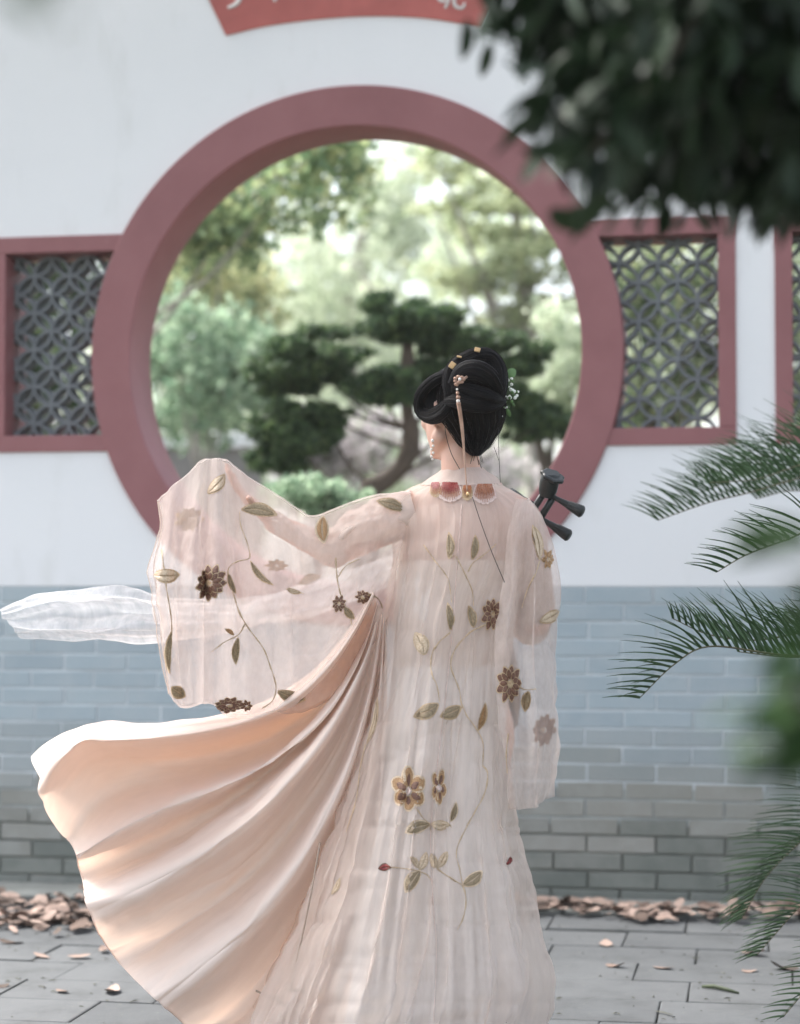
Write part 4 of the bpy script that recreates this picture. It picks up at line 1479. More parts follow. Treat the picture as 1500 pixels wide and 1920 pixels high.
def strand(pts, r=.00055):
    b0 = len(SV_); n = len(pts)
    for q in pts:
        for an in (0, 2.09, 4.19): SV_.append((q[0] + r * math.cos(an), q[1], q[2] + r * math.sin(an)))
    for i in range(n - 1):
        for j in range(3):
            SF_.append((b0 + i * 3 + j, b0 + i * 3 + (j + 1) % 3, b0 + i * 3 + 3 + (j + 1) % 3, b0 + i * 3 + 3 + j))


def hair_tube(name, pts, rad, flat=.9, parent=None, sides=20):
    q = crom(np.array(pts, dtype=float) * [1, 1, 780], 40); q[:, 2] /= 780
    Wp = Wn(q)
    r = crom_u(np.array(rad, dtype=float)[:, None], 40)[:, 0] * D_PERSON / F_PX
    o = tube(name, [Vector(p) for p in Wp], list(r), M['hair'], None, 72, flat)
    # comb the roll: fine ridges along its length
    me = o.data; n_ = len(Wp); sd_ = int(abs(Wp[0].sum() * 1e4)) % 997
    co = np.empty(len(me.vertices) * 3); me.vertices.foreach_get('co', co); co = co.reshape(n_, 72, 3)
    k_ = np.arange(72)[None, :] / 72 * 26; t_ = np.linspace(0, 3, n_)[:, None]
    h_ = 1 + .085 * vnoise(k_ + 1.2 * vnoise(t_ + 0 * k_, k_ * .3 + 0 * t_, sd_ + 1), t_ + 0 * k_, sd_) + .05 * vnoise(k_ * 2.3 + 0 * t_, t_ * 2 + 0 * k_, sd_ + 2)
    c_ = Wp[:, None, :]
    nc = c_ + (co - c_) * h_[..., None]
    me.vertices.foreach_set('co', nc.ravel())
    rg = random.Random(sd_)
    for _ in range(46):
        k0 = rg.uniform(0, 72); dr = rg.gauss(0, .12); i0 = rg.randrange(0, n_ - 14); i1 = min(n_, i0 + rg.randrange(12, 30))
        pts = []
        for i in range(i0, i1, 2):
            k1 = int(k0 + dr * (i - i0)) % 72
            v = nc[i, k1]; pts.append(c_[i, 0] + (v - c_[i, 0]) * (1.02 + .05 * math.sin(math.pi * (i - i0) / (i1 - i0))))
        if len(pts) > 2: strand(pts)
    me.update()
    return own(o)


# cap over the skull down to the nape
hair_rows = [(676, 872, 890, .02, .03), (684, 850, 912, .055, .03), (698, 830, 930, .080, .028), (722, 816, 943, .098, .02), (750, 812, 947, .105, .015), (776, 818, 946, .105, .012), (800, 836, 940, .095, .01), (820, 850, 930, .080, .004), (836, 862, 920, .066, -.002), (848, 874, 908, .052, -.006), (855, 884, 900, .046, -.008)]
G = ring_grid(hair_rows, 260, 60, -2.0, 1.95, [(.03, 14, 3, 91, .0, .6), (.02, 40, 3, 92, 0, .8), (.012, 90, 4, 93, 0, 1.5)])
own(grid_mesh('hair', G, M['hair'], None, uvscale=(1.2, 1)))
rg = random.Random(8); nH = grid_normals(G); ctr = G.mean(axis=(0, 1))
for _ in range(330):
    k0 = rg.uniform(6, 250); dr = rg.gauss(0, .5); j0 = rg.randrange(6, 34); j1 = min(60, j0 + rg.randrange(12, 28))
    pts = []
    for j in range(j0, j1, 2):
        k1 = int(min(259, max(0, k0 + dr * (j - j0) + 3 * math.sin(j * .2 + k0))))
        v = G[k1, j]; nn = v - ctr; nn[2] = 0; nn /= np.linalg.norm(nn) + 1e-9
        pts.append(v + nn * (.001 + .003 * math.sin(math.pi * (j - j0) / (j1 - j0))))
    if len(pts) > 2: strand(pts)
hair_tube('hair_roll', [(850, 712, -.02), (826, 708, -.045), (803, 722, -.04), (788, 745, -.02), (790, 770, -.01), (808, 781, -.03), (832, 772, -.06), (850, 752, -.08), (868, 735, -.09)], [9, 11, 11, 11, 12, 14, 16, 15, 10])
hair_tube('hair_roll', [(846, 745, -.085), (842, 718, -.075), (848, 694, -.065), (866, 678, -.055), (892, 668, -.045), (918, 670, -.03), (934, 692, -.03), (938, 722, -.045), (934, 750, -.06)], [11, 13, 14, 15, 15, 16, 16, 15, 9])
hair_tube('hair_roll', [(846, 722, -.095), (868, 700, -.105), (893, 696, -.11), (916, 708, -.105), (930, 730, -.09), (938, 750, -.07)], [9, 17, 20, 18, 14, 8])
hair_tube('hair_roll', [(848, 728, -.10), (872, 730, -.112), (900, 738, -.115), (924, 746, -.10), (942, 752, -.06)], [8, 12, 14, 12, 8])
hair_tube('hair_roll', [(838, 752, -.08), (862, 752, -.105), (892, 758, -.112), (922, 758, -.095), (944, 750, -.05)], [10, 15, 15, 12, 7])
own(grid_mesh('front_hair', ring_grid([(676, 872, 890, .02, .035), (686, 842, 915, .06, .04), (702, 816, 932, .09, .04), (725, 800, 943, .102, .04), (750, 794, 944, .106, .04), (768, 792, 944, .106, .04)], 120, 30, -3.0, -1.2, [(.02, 16, 3, 95, .0, .6)]), M['hair'], None, uvscale=(1, 1)))
# loose hairs at the nape
g = random.Random(4)
for k in range(14):
    x0 = g.uniform(876, 930); y0 = g.uniform(800, 845)
    p = [W(x0, y0, -.08), W(x0 + g.uniform(-6, 8), y0 + 15, -.075), W(x0 + g.uniform(-12, 14), y0 + g.uniform(22, 40), -.06)]
    own(tube('loose_hair', [Vector(a) for a in crom(p, 8)], .0006, M['hair'], None, 4))

hair_tube('hair_roll', [(840, 700, -.02), (816, 722, -.01), (807, 746, -.01), (812, 770, -.02)], [10, 15, 16, 10])
hair_tube('hair_roll', [(842, 704, .02), (818, 722, .02), (806, 748, .02), (806, 772, .02)], [14, 18, 18, 12])
M['strand'] = simple_mat('brown_black_strand', (0.014, 0.010, 0.008), .5, .5, 40, 0, 1, spec=.2)
st_o = own(mesh('hair_strands', SV_, SF_, M['strand'])); st_o['kind'] = 'stuff'
# flyaway hairs round the updo
fV, fF = [], []
for k in range(130):
    a = g.uniform(0, 6.283); x0, y0 = 885 + 52 * math.cos(a), 735 + 66 * math.sin(a)
    l = g.uniform(8, 24); b_ = a + g.gauss(0, 1.1)
    p = crom(np.array([W(x0, y0, -.06), W(x0 + l * .5 * math.cos(b_), y0 + l * .5 * math.sin(b_), -.07), W(x0 + l * math.cos(b_ + .9), y0 + l * math.sin(b_ + .9), -.06)]), 6)
    b0 = len(fV)
    for q in p:
        for an in (0, 2.09, 4.19): fV.append((q[0] + .00028 * math.cos(an), q[1], q[2] + .00028 * math.sin(an)))
    for i in range(5):
        for j in range(3):
            fF.append((b0 + i * 3 + j, b0 + i * 3 + (j + 1) % 3, b0 + i * 3 + 3 + (j + 1) % 3, b0 + i * 3 + 3 + j))
fo = own(mesh('flyaway_hair', fV, fF, M['hair'])); fo['kind'] = 'stuff'
# ---- ornaments
M['green_leaf'] = simple_mat('fresh_leaf', (0.10, 0.20, 0.06), .5, .2, 30, .1, 50)
M['white_petal'] = simple_mat('white_petal', (0.78, 0.80, 0.74), .6, .1, 30, 0, 1)


def gem(name, c, r, mat, parent=None, sz=(1, 1, 1)):
    me = bpy.data.meshes.new(name); b2 = bmesh.new()
    bmesh.ops.create_icosphere(b2, subdivisions=2, radius=r); b2.to_mesh(me); b2.free()
    me.transform(Matrix.Translation(Vector(c)) @ Matrix.Diagonal((*sz, 1)))
    me.polygons.foreach_set('use_smooth', [True] * len(me.polygons))
    me.materials.append(mat)
    o = bpy.data.objects.new(name, me); link(o)
    if parent is not None: o.parent = parent
    else: own(o)
    return o


def clip(px, py, dy, ang_, w, h):
    o = box('gold_clip', -w / 2, w / 2, -.004, .004, -h / 2, h / 2, M['gold'], None, .0015)
    o.data.transform(Matrix.Translation(W(px, py, dy)) @ Matrix.Rotation(ang_, 4, 'Y'))
    own(o)


clip(848, 685, -.088, .6, .014, .016)
clip(895, 656, -.064, .25, .014, .011)
clip(861, 669, -.072, .2, .012, .005)
# flower pin with a long tassel
pin = own(tube('hair_pin', [W(852, 722, -.135), W(862, 716, -.137), W(876, 706, -.132)], [.003, .005, .003], M['bronze'], None, 6))
for k in range(7):
    a = k / 7 * 6.283
    gem('pin_petal', W(861 + 8 * math.cos(a), 712 + 6 * math.sin(a), -.139), .0048, M['bronze'], pin, (1, .5, .8))
gem('pin_pearl', W(862, 711, -.144), .004, M['pearl'], pin)
tas = []
for i, (x, y_, r) in enumerate([(857, 722, .0035), (857, 730, .0030), (858, 737, .0045), (859, 745, .0055), (859, 752, .0050), (860, 757, .0058)]):
    gem('tassel_bead', W(x, y_, -.136), r, M['pearl'] if i in (1, 4) else M['bronze'], pin)
for k in range(8):
    o1 = (k - 3.5) * .9; o2 = (k - 3.5) * .55
    p = [W(860 + o1, 758, -.136 - .002 * (k % 3)), W(866 + o1 * .8, 800, -.137), W(871 + o2 * .5, 860, -.137 - .002 * (k % 2)), W(876 + o2 * .35, 925, -.150)]
    tube('tassel_strand', [Vector(a) for a in crom(p, 18)], .0011, M['bronze'], pin, 5)
gem('tassel_end', W(877, 927, -.152), .004, M['gold'], pin, (1, 1, 1.6))
# earring
ear = own(tube('earring', [W(812, 822, -.055), W(811, 832, -.057), W(811, 845, -.058), W(810, 858, -.058)], .0008, M['gold'], None, 5))
for x, y_, r in [(811, 826, .0042), (812, 836, .0035), (809, 842, .0030), (812, 849, .0036), (809, 856, .0034), (811, 861, .0028)]:
    gem('earring_pearl', W(x, y_, -.058), r, M['pearl'], ear)
# side flower in the hair
fl = own(tube('hair_flower', [W(944, 742, -.02), W(952, 728, -.02), W(956, 706, -.02)], .0012, M['green_leaf'], None, 5))


def flat_leaf(name, px, py, ang_, L, w, dy, mat, parent):
    V, Fc = [], []
    for i in range(7):
        t = i / 6
        ww = w * math.sin(math.pi * (0.04 + .92 * t)) ** .7
        x0, z0 = px + L * t * math.cos(ang_), py - L * t * math.sin(ang_)
        nx, ny = math.sin(ang_), math.cos(ang_)
        for s in (-1, 0, 1):
            V.append(W(x0 + nx * s * ww, z0 + ny * s * ww, dy - .004 * (1 - abs(s)) + .01 * t * t))
    for i in range(6):
        for s in range(2):
            a = i * 3 + s
            Fc.append((a, a + 1, a + 4, a + 3))
    return mesh(name, V, Fc, mat, parent, True)


flat_leaf('flower_leaf', 951, 706, .7, 20, 9, -.025, M['green_leaf'], fl)
flat_leaf('flower_leaf', 950, 765, -1.2, 18, 4, -.025, M['green_leaf'], fl)
for k in range(26):
    x, y_ = g.gauss(959, 6), g.gauss(732, 11)
    gem('flower_petal', W(x, y_, -.02 + g.uniform(-.015, .01)), g.uniform(.0025, .0045), M['white_petal'] if k % 3 else M['green_leaf'], fl, (1, .6, 1))
for k in range(8):
    x, y_ = g.gauss(950, 5), g.gauss(762, 8)
    gem('flower_bud', W(x, y_, -.03), g.uniform(.0015, .003), M['green_leaf'] if k % 2 else M['white_petal'], fl)
# thin dark cords hanging from the hair
own(tube('hair_cord', [Vector(a) for a in crom([W(834, 790, -.09), W(836, 815, -.075), W(846, 850, -.05), W(862, 880, -.06)], 14)], .0009, M['cord'], None, 5))
own(tube('hair_cord', [Vector(a) for a in crom([W(935, 795, -.04), W(935, 840, -.05), W(938, 905, -.09)], 14)], .0008, M['cord'], None, 5))
own(tube('back_cord', [Vector(a) for a in crom([W(886, 932, -.138), W(900, 975, -.158), W(922, 1035, -.168), W(946, 1092, -.175)], 14)], .0010, M['cord'], None, 5))

# ---- embroidery: thin thread patches laid on the cloth
dg = bpy.context.evaluated_depsgraph_get()


def bvh_of(o):
    me = o.data
    V = [tuple(v.co) for v in me.vertices]
    return BVHTree.FromPolygons(V, [tuple(p.vertices) for p in me.polygons])


BV = {'robe': bvh_of(ROBE), 'lsl': bvh_of(SLV), 'rsl': bvh_of(RSL)}
OBJ = {'robe': ROBE, 'lsl': SLV, 'rsl': RSL}


def cast(px, py, key, off, back=False):
    d = ray(px, py).normalized()
    loc, nrm, i, dist = BV[key].ray_cast(CAM, d)
    if loc is None:
        return None
    if back:
        loc2, n2, i2, d2 = BV[key].ray_cast(loc + d * .01, d)
        if loc2 is not None: loc, nrm = loc2, n2
    if nrm.dot(d) > 0: nrm = -nrm
    return loc + nrm * off - d * off * .5


def thread_mat(name, lo, hi):
    m, nt, b = new_mat(name)
    geo = nt.nodes.new('ShaderNodeNewGeometry')
    n = nt.nodes.new('ShaderNodeTexNoise'); n.inputs['Scale'].default_value = 260; n.inputs['Detail'].default_value = 3
    nt.links.new(geo.outputs['Position'], n.inputs['Vector'])
    r = ramp(nt, n.outputs['Fac'], [(.35, lo), (.65, hi)])
    nt.links.new(r.outputs[0], b.inputs['Base Color'])
    b.inputs['Roughness'].default_value = .45
    bump(nt, b, n.outputs['Fac'], .6, .002)
    return m


M['th_gold'] = thread_mat('gold_thread', (0.38, 0.26, 0.15), (0.55, 0.41, 0.26))
M['th_olive'] = thread_mat('olive_thread', (0.20, 0.145, 0.08), (0.33, 0.25, 0.15))
M['th_tan'] = thread_mat('tan_thread', (0.52, 0.38, 0.25), (0.66, 0.53, 0.38))
M['th_brown'] = thread_mat('brown_thread', (0.105, 0.045, 0.03), (0.21, 0.10, 0.06))
M['th_copper'] = thread_mat('copper_thread', (0.30, 0.16, 0.065), (0.44, 0.26, 0.12))
M['th_red'] = thread_mat('red_thread', (0.22, 0.03, 0.03), (0.34, 0.06, 0.05))
M['th_rust'] = thread_mat('rust_thread', (0.30, 0.085, 0.035), (0.44, 0.17, 0.065))
M['th_pale'] = thread_mat('pale_pink_thread', (0.52, 0.38, 0.33), (0.68, 0.55, 0.50))
M['th_vine'] = thread_mat('vine_thread', (0.42, 0.31, 0.20), (0.58, 0.45, 0.31))


class Patch:
    def __init__(self, key, back=False):
        self.V, self.F, self.MI, self.key, self.mats, self.back = [], [], [], key, [], back

    def mi(self, m):
        if m not in self.mats: self.mats.append(m)
        return self.mats.index(m)

    def strip(self, rows, off, m, lift=None):
        """rows: list of rows of (px,py)."""
        k = self.mi(m); b0 = len(self.V); n = len(rows[0])
        ok = []
        for i, r in enumerate(rows):
            for j, (x, y_) in enumerate(r):
                q = cast(x, y_, self.key, off + (lift * (1 - abs(2 * j / (n - 1) - 1)) if lift else 0), self.back)
                ok.append(q is not None); self.V.append(q if q is not None else Vector((0, 0, 0)))
        for i in range(len(rows) - 1):
            for j in range(n - 1):
                f = (i * n + j, i * n + j + 1, (i + 1) * n + j + 1, (i + 1) * n + j)
                if all(ok[a] for a in f):
                    z = [self.V[b0 + a].y for a in f]
                    if max(z) - min(z) < .06:
                        self.F.append(tuple(b0 + a for a in f)); self.MI.append(k)

    def build(self, name):
        if not self.F: return None
        me = bpy.data.meshes.new(name)
        me.from_pydata([tuple(v) for v in self.V], [], self.F)
        for m in self.mats: me.materials.append(M[m])
        me.polygons.foreach_set('material_index', self.MI)
        me.polygons.foreach_set('use_smooth', [True] * len(self.F))
        o = bpy.data.objects.new(name, me)
        return link(o, OBJ[self.key])


def leaf_rows(x0, y0, x1, y1, w, bend=0.0, n=9, power=.75, j=(-1, -.5, 0, .5, 1)):
    dx, dy_ = x1 - x0, y1 - y0
    L = math.hypot(dx, dy_); ux, uy = dx / L, dy_ / L; nx, ny = -uy, ux
    rows = []
    for i in range(n):
        t = i / (n - 1)
        ww = w / 2 * math.sin(math.pi * (0.03 + .955 * t)) ** power
        c = bend * L * 4 * t * (1 - t)
        rows.append([(x0 + dx * t + nx * (c + s * ww), y0 + dy_ * t + ny * (c + s * ww)) for s in j])
    return rows


def e_leaf(key, x0, y0, x1, y1, w, body='th_olive', rim='th_gold', bend=.06, back=False, name='embroidered_leaf'):
    p = Patch(key, back)
    p.strip(leaf_rows(x0, y0, x1, y1, w * 1.12, bend), .0016, rim)
    sx, sy = (x1 - x0), (y1 - y0)
    a0, a1 = .06, .90
    for js in ((-1, -.6, -.14), (.14, .6, 1)):
        p.strip(leaf_rows(x0 + sx * a0, y0 + sy * a0, x0 + sx * a1, y0 + sy * a1, w * .84, bend, j=js), .0027, body if js[0] < 0 else body, .0008)
    p.build(name)


def e_vine(key, pts, r=1.25, mat='th_vine', back=False):
    L = sum(math.hypot(a[0] - b[0], a[1] - b[1]) for a, b in zip(pts, pts[1:]))
    q = crom(np.array(pts, dtype=float), max(8, int(L / 4)))
    p = Patch(key, back)
    rows = []
    for i in range(len(q)):
        t = q[min(i + 1, len(q) - 1)] - q[max(0, i - 1)]; t = t / (np.linalg.norm(t) + 1e-9)
        w = r * (1 + .35 * math.sin(i * .9)) * (.6 + .4 * (1 - i / len(q)))
        rows.append([(q[i, 0] - t[1] * s * w, q[i, 1] + t[0] * s * w) for s in (-1, 0, 1)])
    p.strip(rows, .0014, mat, .0012)
    p.build('embroidered_vine')


def e_flower(key, x, y_, r, n=10, sqx=1.0, sqy=1.0, body='th_brown', rim='th_gold', w=.42, rot=0.0, layers=2, a0=0, a1=6.2832, back=False, centre='th_gold', power=.6, inner=None):
    p = Patch(key, back)
    for l in range(layers):
        rr2 = r * (1 - .3 * l); off = .0014 + .0018 * l
        for k in range(n):
            a = rot + a0 + (a1 - a0) * (k + .5 * l) / n
            jit = 1 + .12 * math.sin(k * 5.1 + l)
            def tx(px_, py_): return (x + (px_ - x) * sqx, y_ + (py_ - y_) * sqy)
            rows = leaf_rows(x + .18 * r * math.cos(a), y_ + .18 * r * math.sin(a), x + rr2 * jit * math.cos(a), y_ + rr2 * jit * math.sin(a), rr2 * w * 1.16, 0, 7, power)
            st = .0005 * (k % 3)
            p.strip([[tx(*c) for c in r_] for r_ in rows], off + st, rim)
            rows = leaf_rows(x + .22 * r * math.cos(a), y_ + .22 * r * math.sin(a), x + rr2 * jit * .92 * math.cos(a), y_ + rr2 * jit * .92 * math.sin(a), rr2 * w * .9, 0, 7, power)
            p.strip([[tx(*c) for c in r_] for r_ in rows], off + st + .0007, body, .0006)
            if inner:
                rows = leaf_rows(x + .22 * r * math.cos(a), y_ + .22 * r * math.sin(a), x + rr2 * jit * .7 * math.cos(a), y_ + rr2 * jit * .7 * math.sin(a), rr2 * w * .45, 0, 7, .8)
                p.strip([[tx(*c) for c in r_] for r_ in rows], off + st + .0015, inner, .0006)
    rows = leaf_rows(x - .2 * r * sqx, y_, x + .2 * r * sqx, y_, .34 * r * sqy, 0, 5)
    p.strip(rows, .0062, centre)
    p.build('embroidered_flower')


# left sleeve
e_flower('lsl', 395, 1093, 31, 11, .95, 1.1)
e_leaf('lsl', 390, 926, 421, 889, 20, 'th_tan')
e_leaf('lsl', 453, 955, 520, 966, 23, 'th_olive', bend=-.08)
e_flower('lsl', 357, 973, 28, 9, 1, .9, 'th_copper', back=True)
e_leaf('lsl', 606, 968, 607, 1020, 24, 'th_copper', 'th_tan')
e_leaf('lsl', 287, 1078, 338, 1077, 25, 'th_tan')
e_vine('lsl', [(304, 1030), (310, 1090), (321, 1170), (319, 1262)], 1.3)
e_leaf('lsl', 321, 1183, 318, 1262, 11, 'th_olive')
e_leaf('lsl', 322, 1288, 349, 1306, 22, 'th_olive')
e_vine('lsl', [(425, 1080), (430, 1062), (448, 1052), (468, 1046), (464, 1020), (452, 985), (450, 960)], 1.2)
e_vine('lsl', [(430, 1090), (446, 1140), (462, 1172), (492, 1212), (506, 1246), (517, 1284), (512, 1312), (492, 1328)], 1.5)
e_leaf('lsl', 427, 1075, 443, 1113, 12, 'th_olive')
e_leaf('lsl', 470, 1052, 513, 1097, 11, 'th_olive', bend=.1)
e_vine('lsl', [(460, 1168), (447, 1190), (420, 1204), (398, 1222)], 1.3)
e_leaf('lsl', 447, 1195, 442, 1246, 14, 'th_olive')
e_leaf('lsl', 438, 1191, 421, 1179, 8, 'th_copper')
e_flower('lsl', 428, 1322, 29, 11, 1, .52)
e_flower('lsl', 462, 1323, 13, 7, 1, .9)
e_leaf('lsl', 520, 1296, 574, 1312, 22, 'th_olive')
e_vine('lsl', [(629, 1046), (633, 1090), (643, 1128), (655, 1150), (660, 1172)], 1.5)
e_vine('lsl', [(634, 1082), (648, 1062), (662, 1054), (676, 1048)], 1.0)
e_flower('lsl', 635, 1133, 17, 8, .9, 1, rot=2)
e_leaf('lsl', 646, 1138, 665, 1161, 14, 'th_olive')
e_flower('lsl', 681, 1119, 16, 8, .9, .9)
e_vine('lsl', [(690, 1113), (708, 1122), (717, 1140)], 1.6, 'th_olive')
e_vine('lsl', [(540, 1102), (560, 1108), (570, 1114)], 1.0)
e_leaf('lsl', 536, 1104, 566, 1112, 8, 'th_tan')
e_flower('lsl', 520, 1060, 22, 8, 1, .6, 'th_copper', back=True)
e_leaf('lsl', 600, 1080, 560, 1095, 16, 'th_tan', back=True)
# back of the robe
e_leaf('lsl', 760, 957, 706, 939, 20, 'th_olive', bend=.05)
e_leaf('robe', 842, 1047, 842, 998, 14)
e_leaf('robe', 885, 1050, 891, 1003, 13)
e_vine('robe', [(795, 1022), (819, 1056), (838, 1081), (844, 1105), (847, 1130)])
e_vine('robe', [(856, 1044), (871, 1075), (884, 1105), (888, 1136)])
e_vine('robe', [(842, 1048), (850, 1042), (856, 1044)])
e_vine('robe', [(877, 1072), (887, 1055), (914, 1035), (930, 1020)])
e_leaf('robe', 844, 1182, 839, 1130, 13)
e_leaf('robe', 888, 1177, 878, 1135, 16)
e_vine('robe', [(911, 1171), (887, 1182), (862, 1204), (848, 1228), (845, 1250), (853, 1274), (862, 1298), (866, 1320), (875, 1341), (890, 1363), (905, 1394), (905, 1436)], 1.5)
e_vine('robe', [(844, 1185), (819, 1209), (809, 1234), (810, 1264), (819, 1286), (824, 1317)], 1.4)
e_leaf('robe', 797, 1228, 779, 1186, 26, 'th_tan', 'th_vine')
e_leaf('robe', 822, 1320, 775, 1345, 25, 'th_olive', bend=-.05)
e_leaf('robe', 866, 1325, 824, 1344, 23, 'th_olive', bend=-.05)
e_leaf('robe', 896, 1370, 910, 1317, 14, 'th_copper')
e_flower('robe', 922, 1151, 32, 9, .62, 1.05, 'th_brown')
e_flower('robe', 766, 1484, 40, 6, .84, 1.08, 'th_copper', 'th_tan', .66, .5, 1, power=.5, centre='th_pale', inner='th_brown')
e_flower('robe', 822, 1478, 34, 5, .48, 1.05, 'th_copper', 'th_tan', .7, .2, 1, power=.5, centre='th_pale', inner='th_brown')
e_vine('robe', [(780, 1516), (792, 1532), (804, 1545), (808, 1560)])
e_leaf('robe', 806, 1544, 760, 1562, 23, 'th_olive', 'th_tan')
e_leaf('robe', 808, 1546, 843, 1546, 19, 'th_tan', 'th_vine')
e_leaf('robe', 844, 1541, 855, 1503, 13, 'th_olive', 'th_tan')
e_vine('robe', [(842, 1546), (846, 1552)])
e_leaf('robe', 733, 1626, 709, 1629, 14, 'th_red', 'th_brown')
e_vine('robe', [(732, 1626), (756, 1628), (782, 1633), (800, 1640), (808, 1650)])
e_leaf('robe', 788, 1632, 760, 1674, 23, 'th_olive', 'th_tan')
e_leaf('robe', 786, 1632, 799, 1598, 15, 'th_tan', 'th_vine')
e_leaf('robe', 784, 1628, 770, 1606, 11, 'th_tan', 'th_vine')
e_leaf('robe', 818, 1628, 838, 1597, 15, 'th_tan', 'th_vine')
e_leaf('robe', 814, 1628, 808, 1600, 12, 'th_tan', 'th_vine')
e_vine('robe', [(818, 1628), (850, 1650), (868, 1662), (874, 1690), (868, 1722), (857, 1744)], 1.6)
e_leaf('robe', 868, 1661, 905, 1633, 22, 'th_olive', 'th_tan')
e_vine('robe', [(905, 1436), (914, 1450), (908, 1488), (876, 1548), (856, 1596), (862, 1630), (868, 1660)], 1.5)
e_leaf('robe', 688, 1396, 708, 1308, 9, 'th_tan', 'th_vine')
e_vine('robe', [(686, 1396), (676, 1440), (668, 1500), (650, 1560)], 1.2)
e_leaf('robe', 952, 1622, 957, 1606, 8, 'th_red', 'th_brown')
e_leaf('robe', 622, 1678, 638, 1646, 10, 'th_tan', 'th_vine')
e_vine('robe', [(866, 945), (858, 1050), (846, 1200), (832, 1330), (818, 1450), (808, 1560), (812, 1700), (818, 1780), (814, 1915)], .9, 'th_pale')
# right sleeve
e_leaf('rsl', 1011, 1050, 999, 985, 16, 'th_tan')
e_vine('rsl', [(1011, 1052), (1002, 1080), (990, 1105), (978, 1140)])
e_leaf('rsl', 1011, 1166, 1051, 1143, 20, 'th_tan')
e_flower('rsl', 955, 1281, 38, 9, .6, 1.05, 'th_brown')
e_vine('rsl', [(968, 1284), (985, 1293), (1004, 1292)])
e_leaf('rsl', 992, 1296, 985, 1335, 18, 'th_olive')
e_flower('rsl', 1022, 1369, 32, 10, .7, 1, 'th_brown', 'th_copper', back=True)
e_flower('rsl', 1026, 1050, 17, 6, .7, 1.2, 'th_copper')
e_vine('rsl', [(953, 1375), (950, 1410), (952, 1450)])
e_leaf('rsl', 962, 1490, 958, 1525, 10, 'th_tan', back=True)

# petals hanging below the collar


def collar_petal(x, y0, w, h, mat_in, mat_mid, mat_rim):
    """A fan of stitches: dark at the root, paler and ragged towards the rim."""
    p = Patch('robe')
    n = max(9, int(w / 2.2))
    rows = []
    for i in range(9):
        t = i / 8
        rows.append([(x + s * w / 2 * (.62 + .38 * t ** .5), y0 + h * t * (1 - .34 * s * s) + t * 1.3 * math.sin(17 * s + x)) for s in np.linspace(-1, 1, 15)])
    p.strip(rows, .0015, mat_rim)
    for k in range(n):
        s_ = -1 + 2 * (k + .5) / n
        top_x = x + s_ * w / 2 * .58; bx = x + s_ * w / 2 * .94
        hb = h * (1 - .34 * s_ * s_) * (1 + .05 * math.sin(k * 2.7))
        for (t0, t1, mt, off) in ((0, .52 + .1 * math.sin(k * 4.1), mat_in, .0034), (.25, .84 + .06 * math.sin(k * 3.3), mat_mid, .0026)):
            sw = w / n * .62
            p.strip([[(top_x + (bx - top_x) * t - sw * .5 * (1 - .5 * t), y0 + hb * t), (top_x + (bx - top_x) * t + sw * .5 * (1 - .5 * t), y0 + hb * t)] for t in np.linspace(t0, t1, 5)], off + .0002 * (k % 2), mt)
    p.build('embroidered_petal')


collar_petal(817, 906, 24, 27, 'th_red', 'th_rust', 'th_gold')
collar_petal(844, 906, 48, 36, 'th_red', 'th_rust', 'th_pale')
collar_petal(876, 912, 22, 27, 'th_rust', 'th_copper', 'th_gold')
collar_petal(908, 909, 46, 37, 'th_rust', 'th_rust', 'th_pale')
# ribbon ends of the skirt tie
M['tape'] = simple_mat('brown_tape', (0.36, 0.28, 0.22), .6, .15, 30, .1, 80)
own(tube('skirt_tie', [Vector(a) for a in crom([W(600, 1580, -.13), W(580, 1690, -.18), W(545, 1854, -.22)], 14)], .0022, M['tape'], None, 5, .5))
own(tube('skirt_tie', [Vector(a) for a in crom([W(538, 1855, -.22), W(556, 1857, -.225), W(572, 1858, -.23)], 8)], .0045, M['tape'], None, 5, .4))
own(tube('skirt_tie', [Vector(a) for a in crom([W(480, 1858, -.10), W(520, 1876, -.16), W(556, 1900, -.22)], 10)], .0026, M['tape'], None, 5, .5))

# ------------------------------------------------------------------ pipa held in front of her
M['ebony'] = simple_mat('black_lacquer_wood', (0.018, 0.022, 0.022), .38, .3, 20, .1, 90)
M['paulownia'] = simple_mat('pale_soundboard', (0.42, 0.30, 0.19), .5, .15, 12, .1, 60)
pipa = empty('pipa', W(880, 1330, .24))
tag(pipa, 'black pipa lute with tuning pegs held in front of the person', 'lute')
PI_ = Matrix.Translation(-Vector(pipa.location))


def pown(o):
    o.parent = pipa; o.matrix_parent_inverse = PI_; return o


dpx = .14
for (a, b) in (((1022, 921), (985, 978)), ((1040, 928), (1004, 986))):
    pown(tube('peg_box_side', [W(*a, dpx), W((a[0] + b[0]) / 2, (a[1] + b[1]) / 2, dpx + .01), W(*b, dpx + .02)], [.0085, .0085, .009], M['ebony'], None, 8))
pown(tube('scroll', [W(1034, 888, dpx - .02), W(1030, 904, dpx - .01), W(1027, 920, dpx), W(1024, 934, dpx)], [.022, .024, .023, .016], M['ebony'], None, 16, .8))
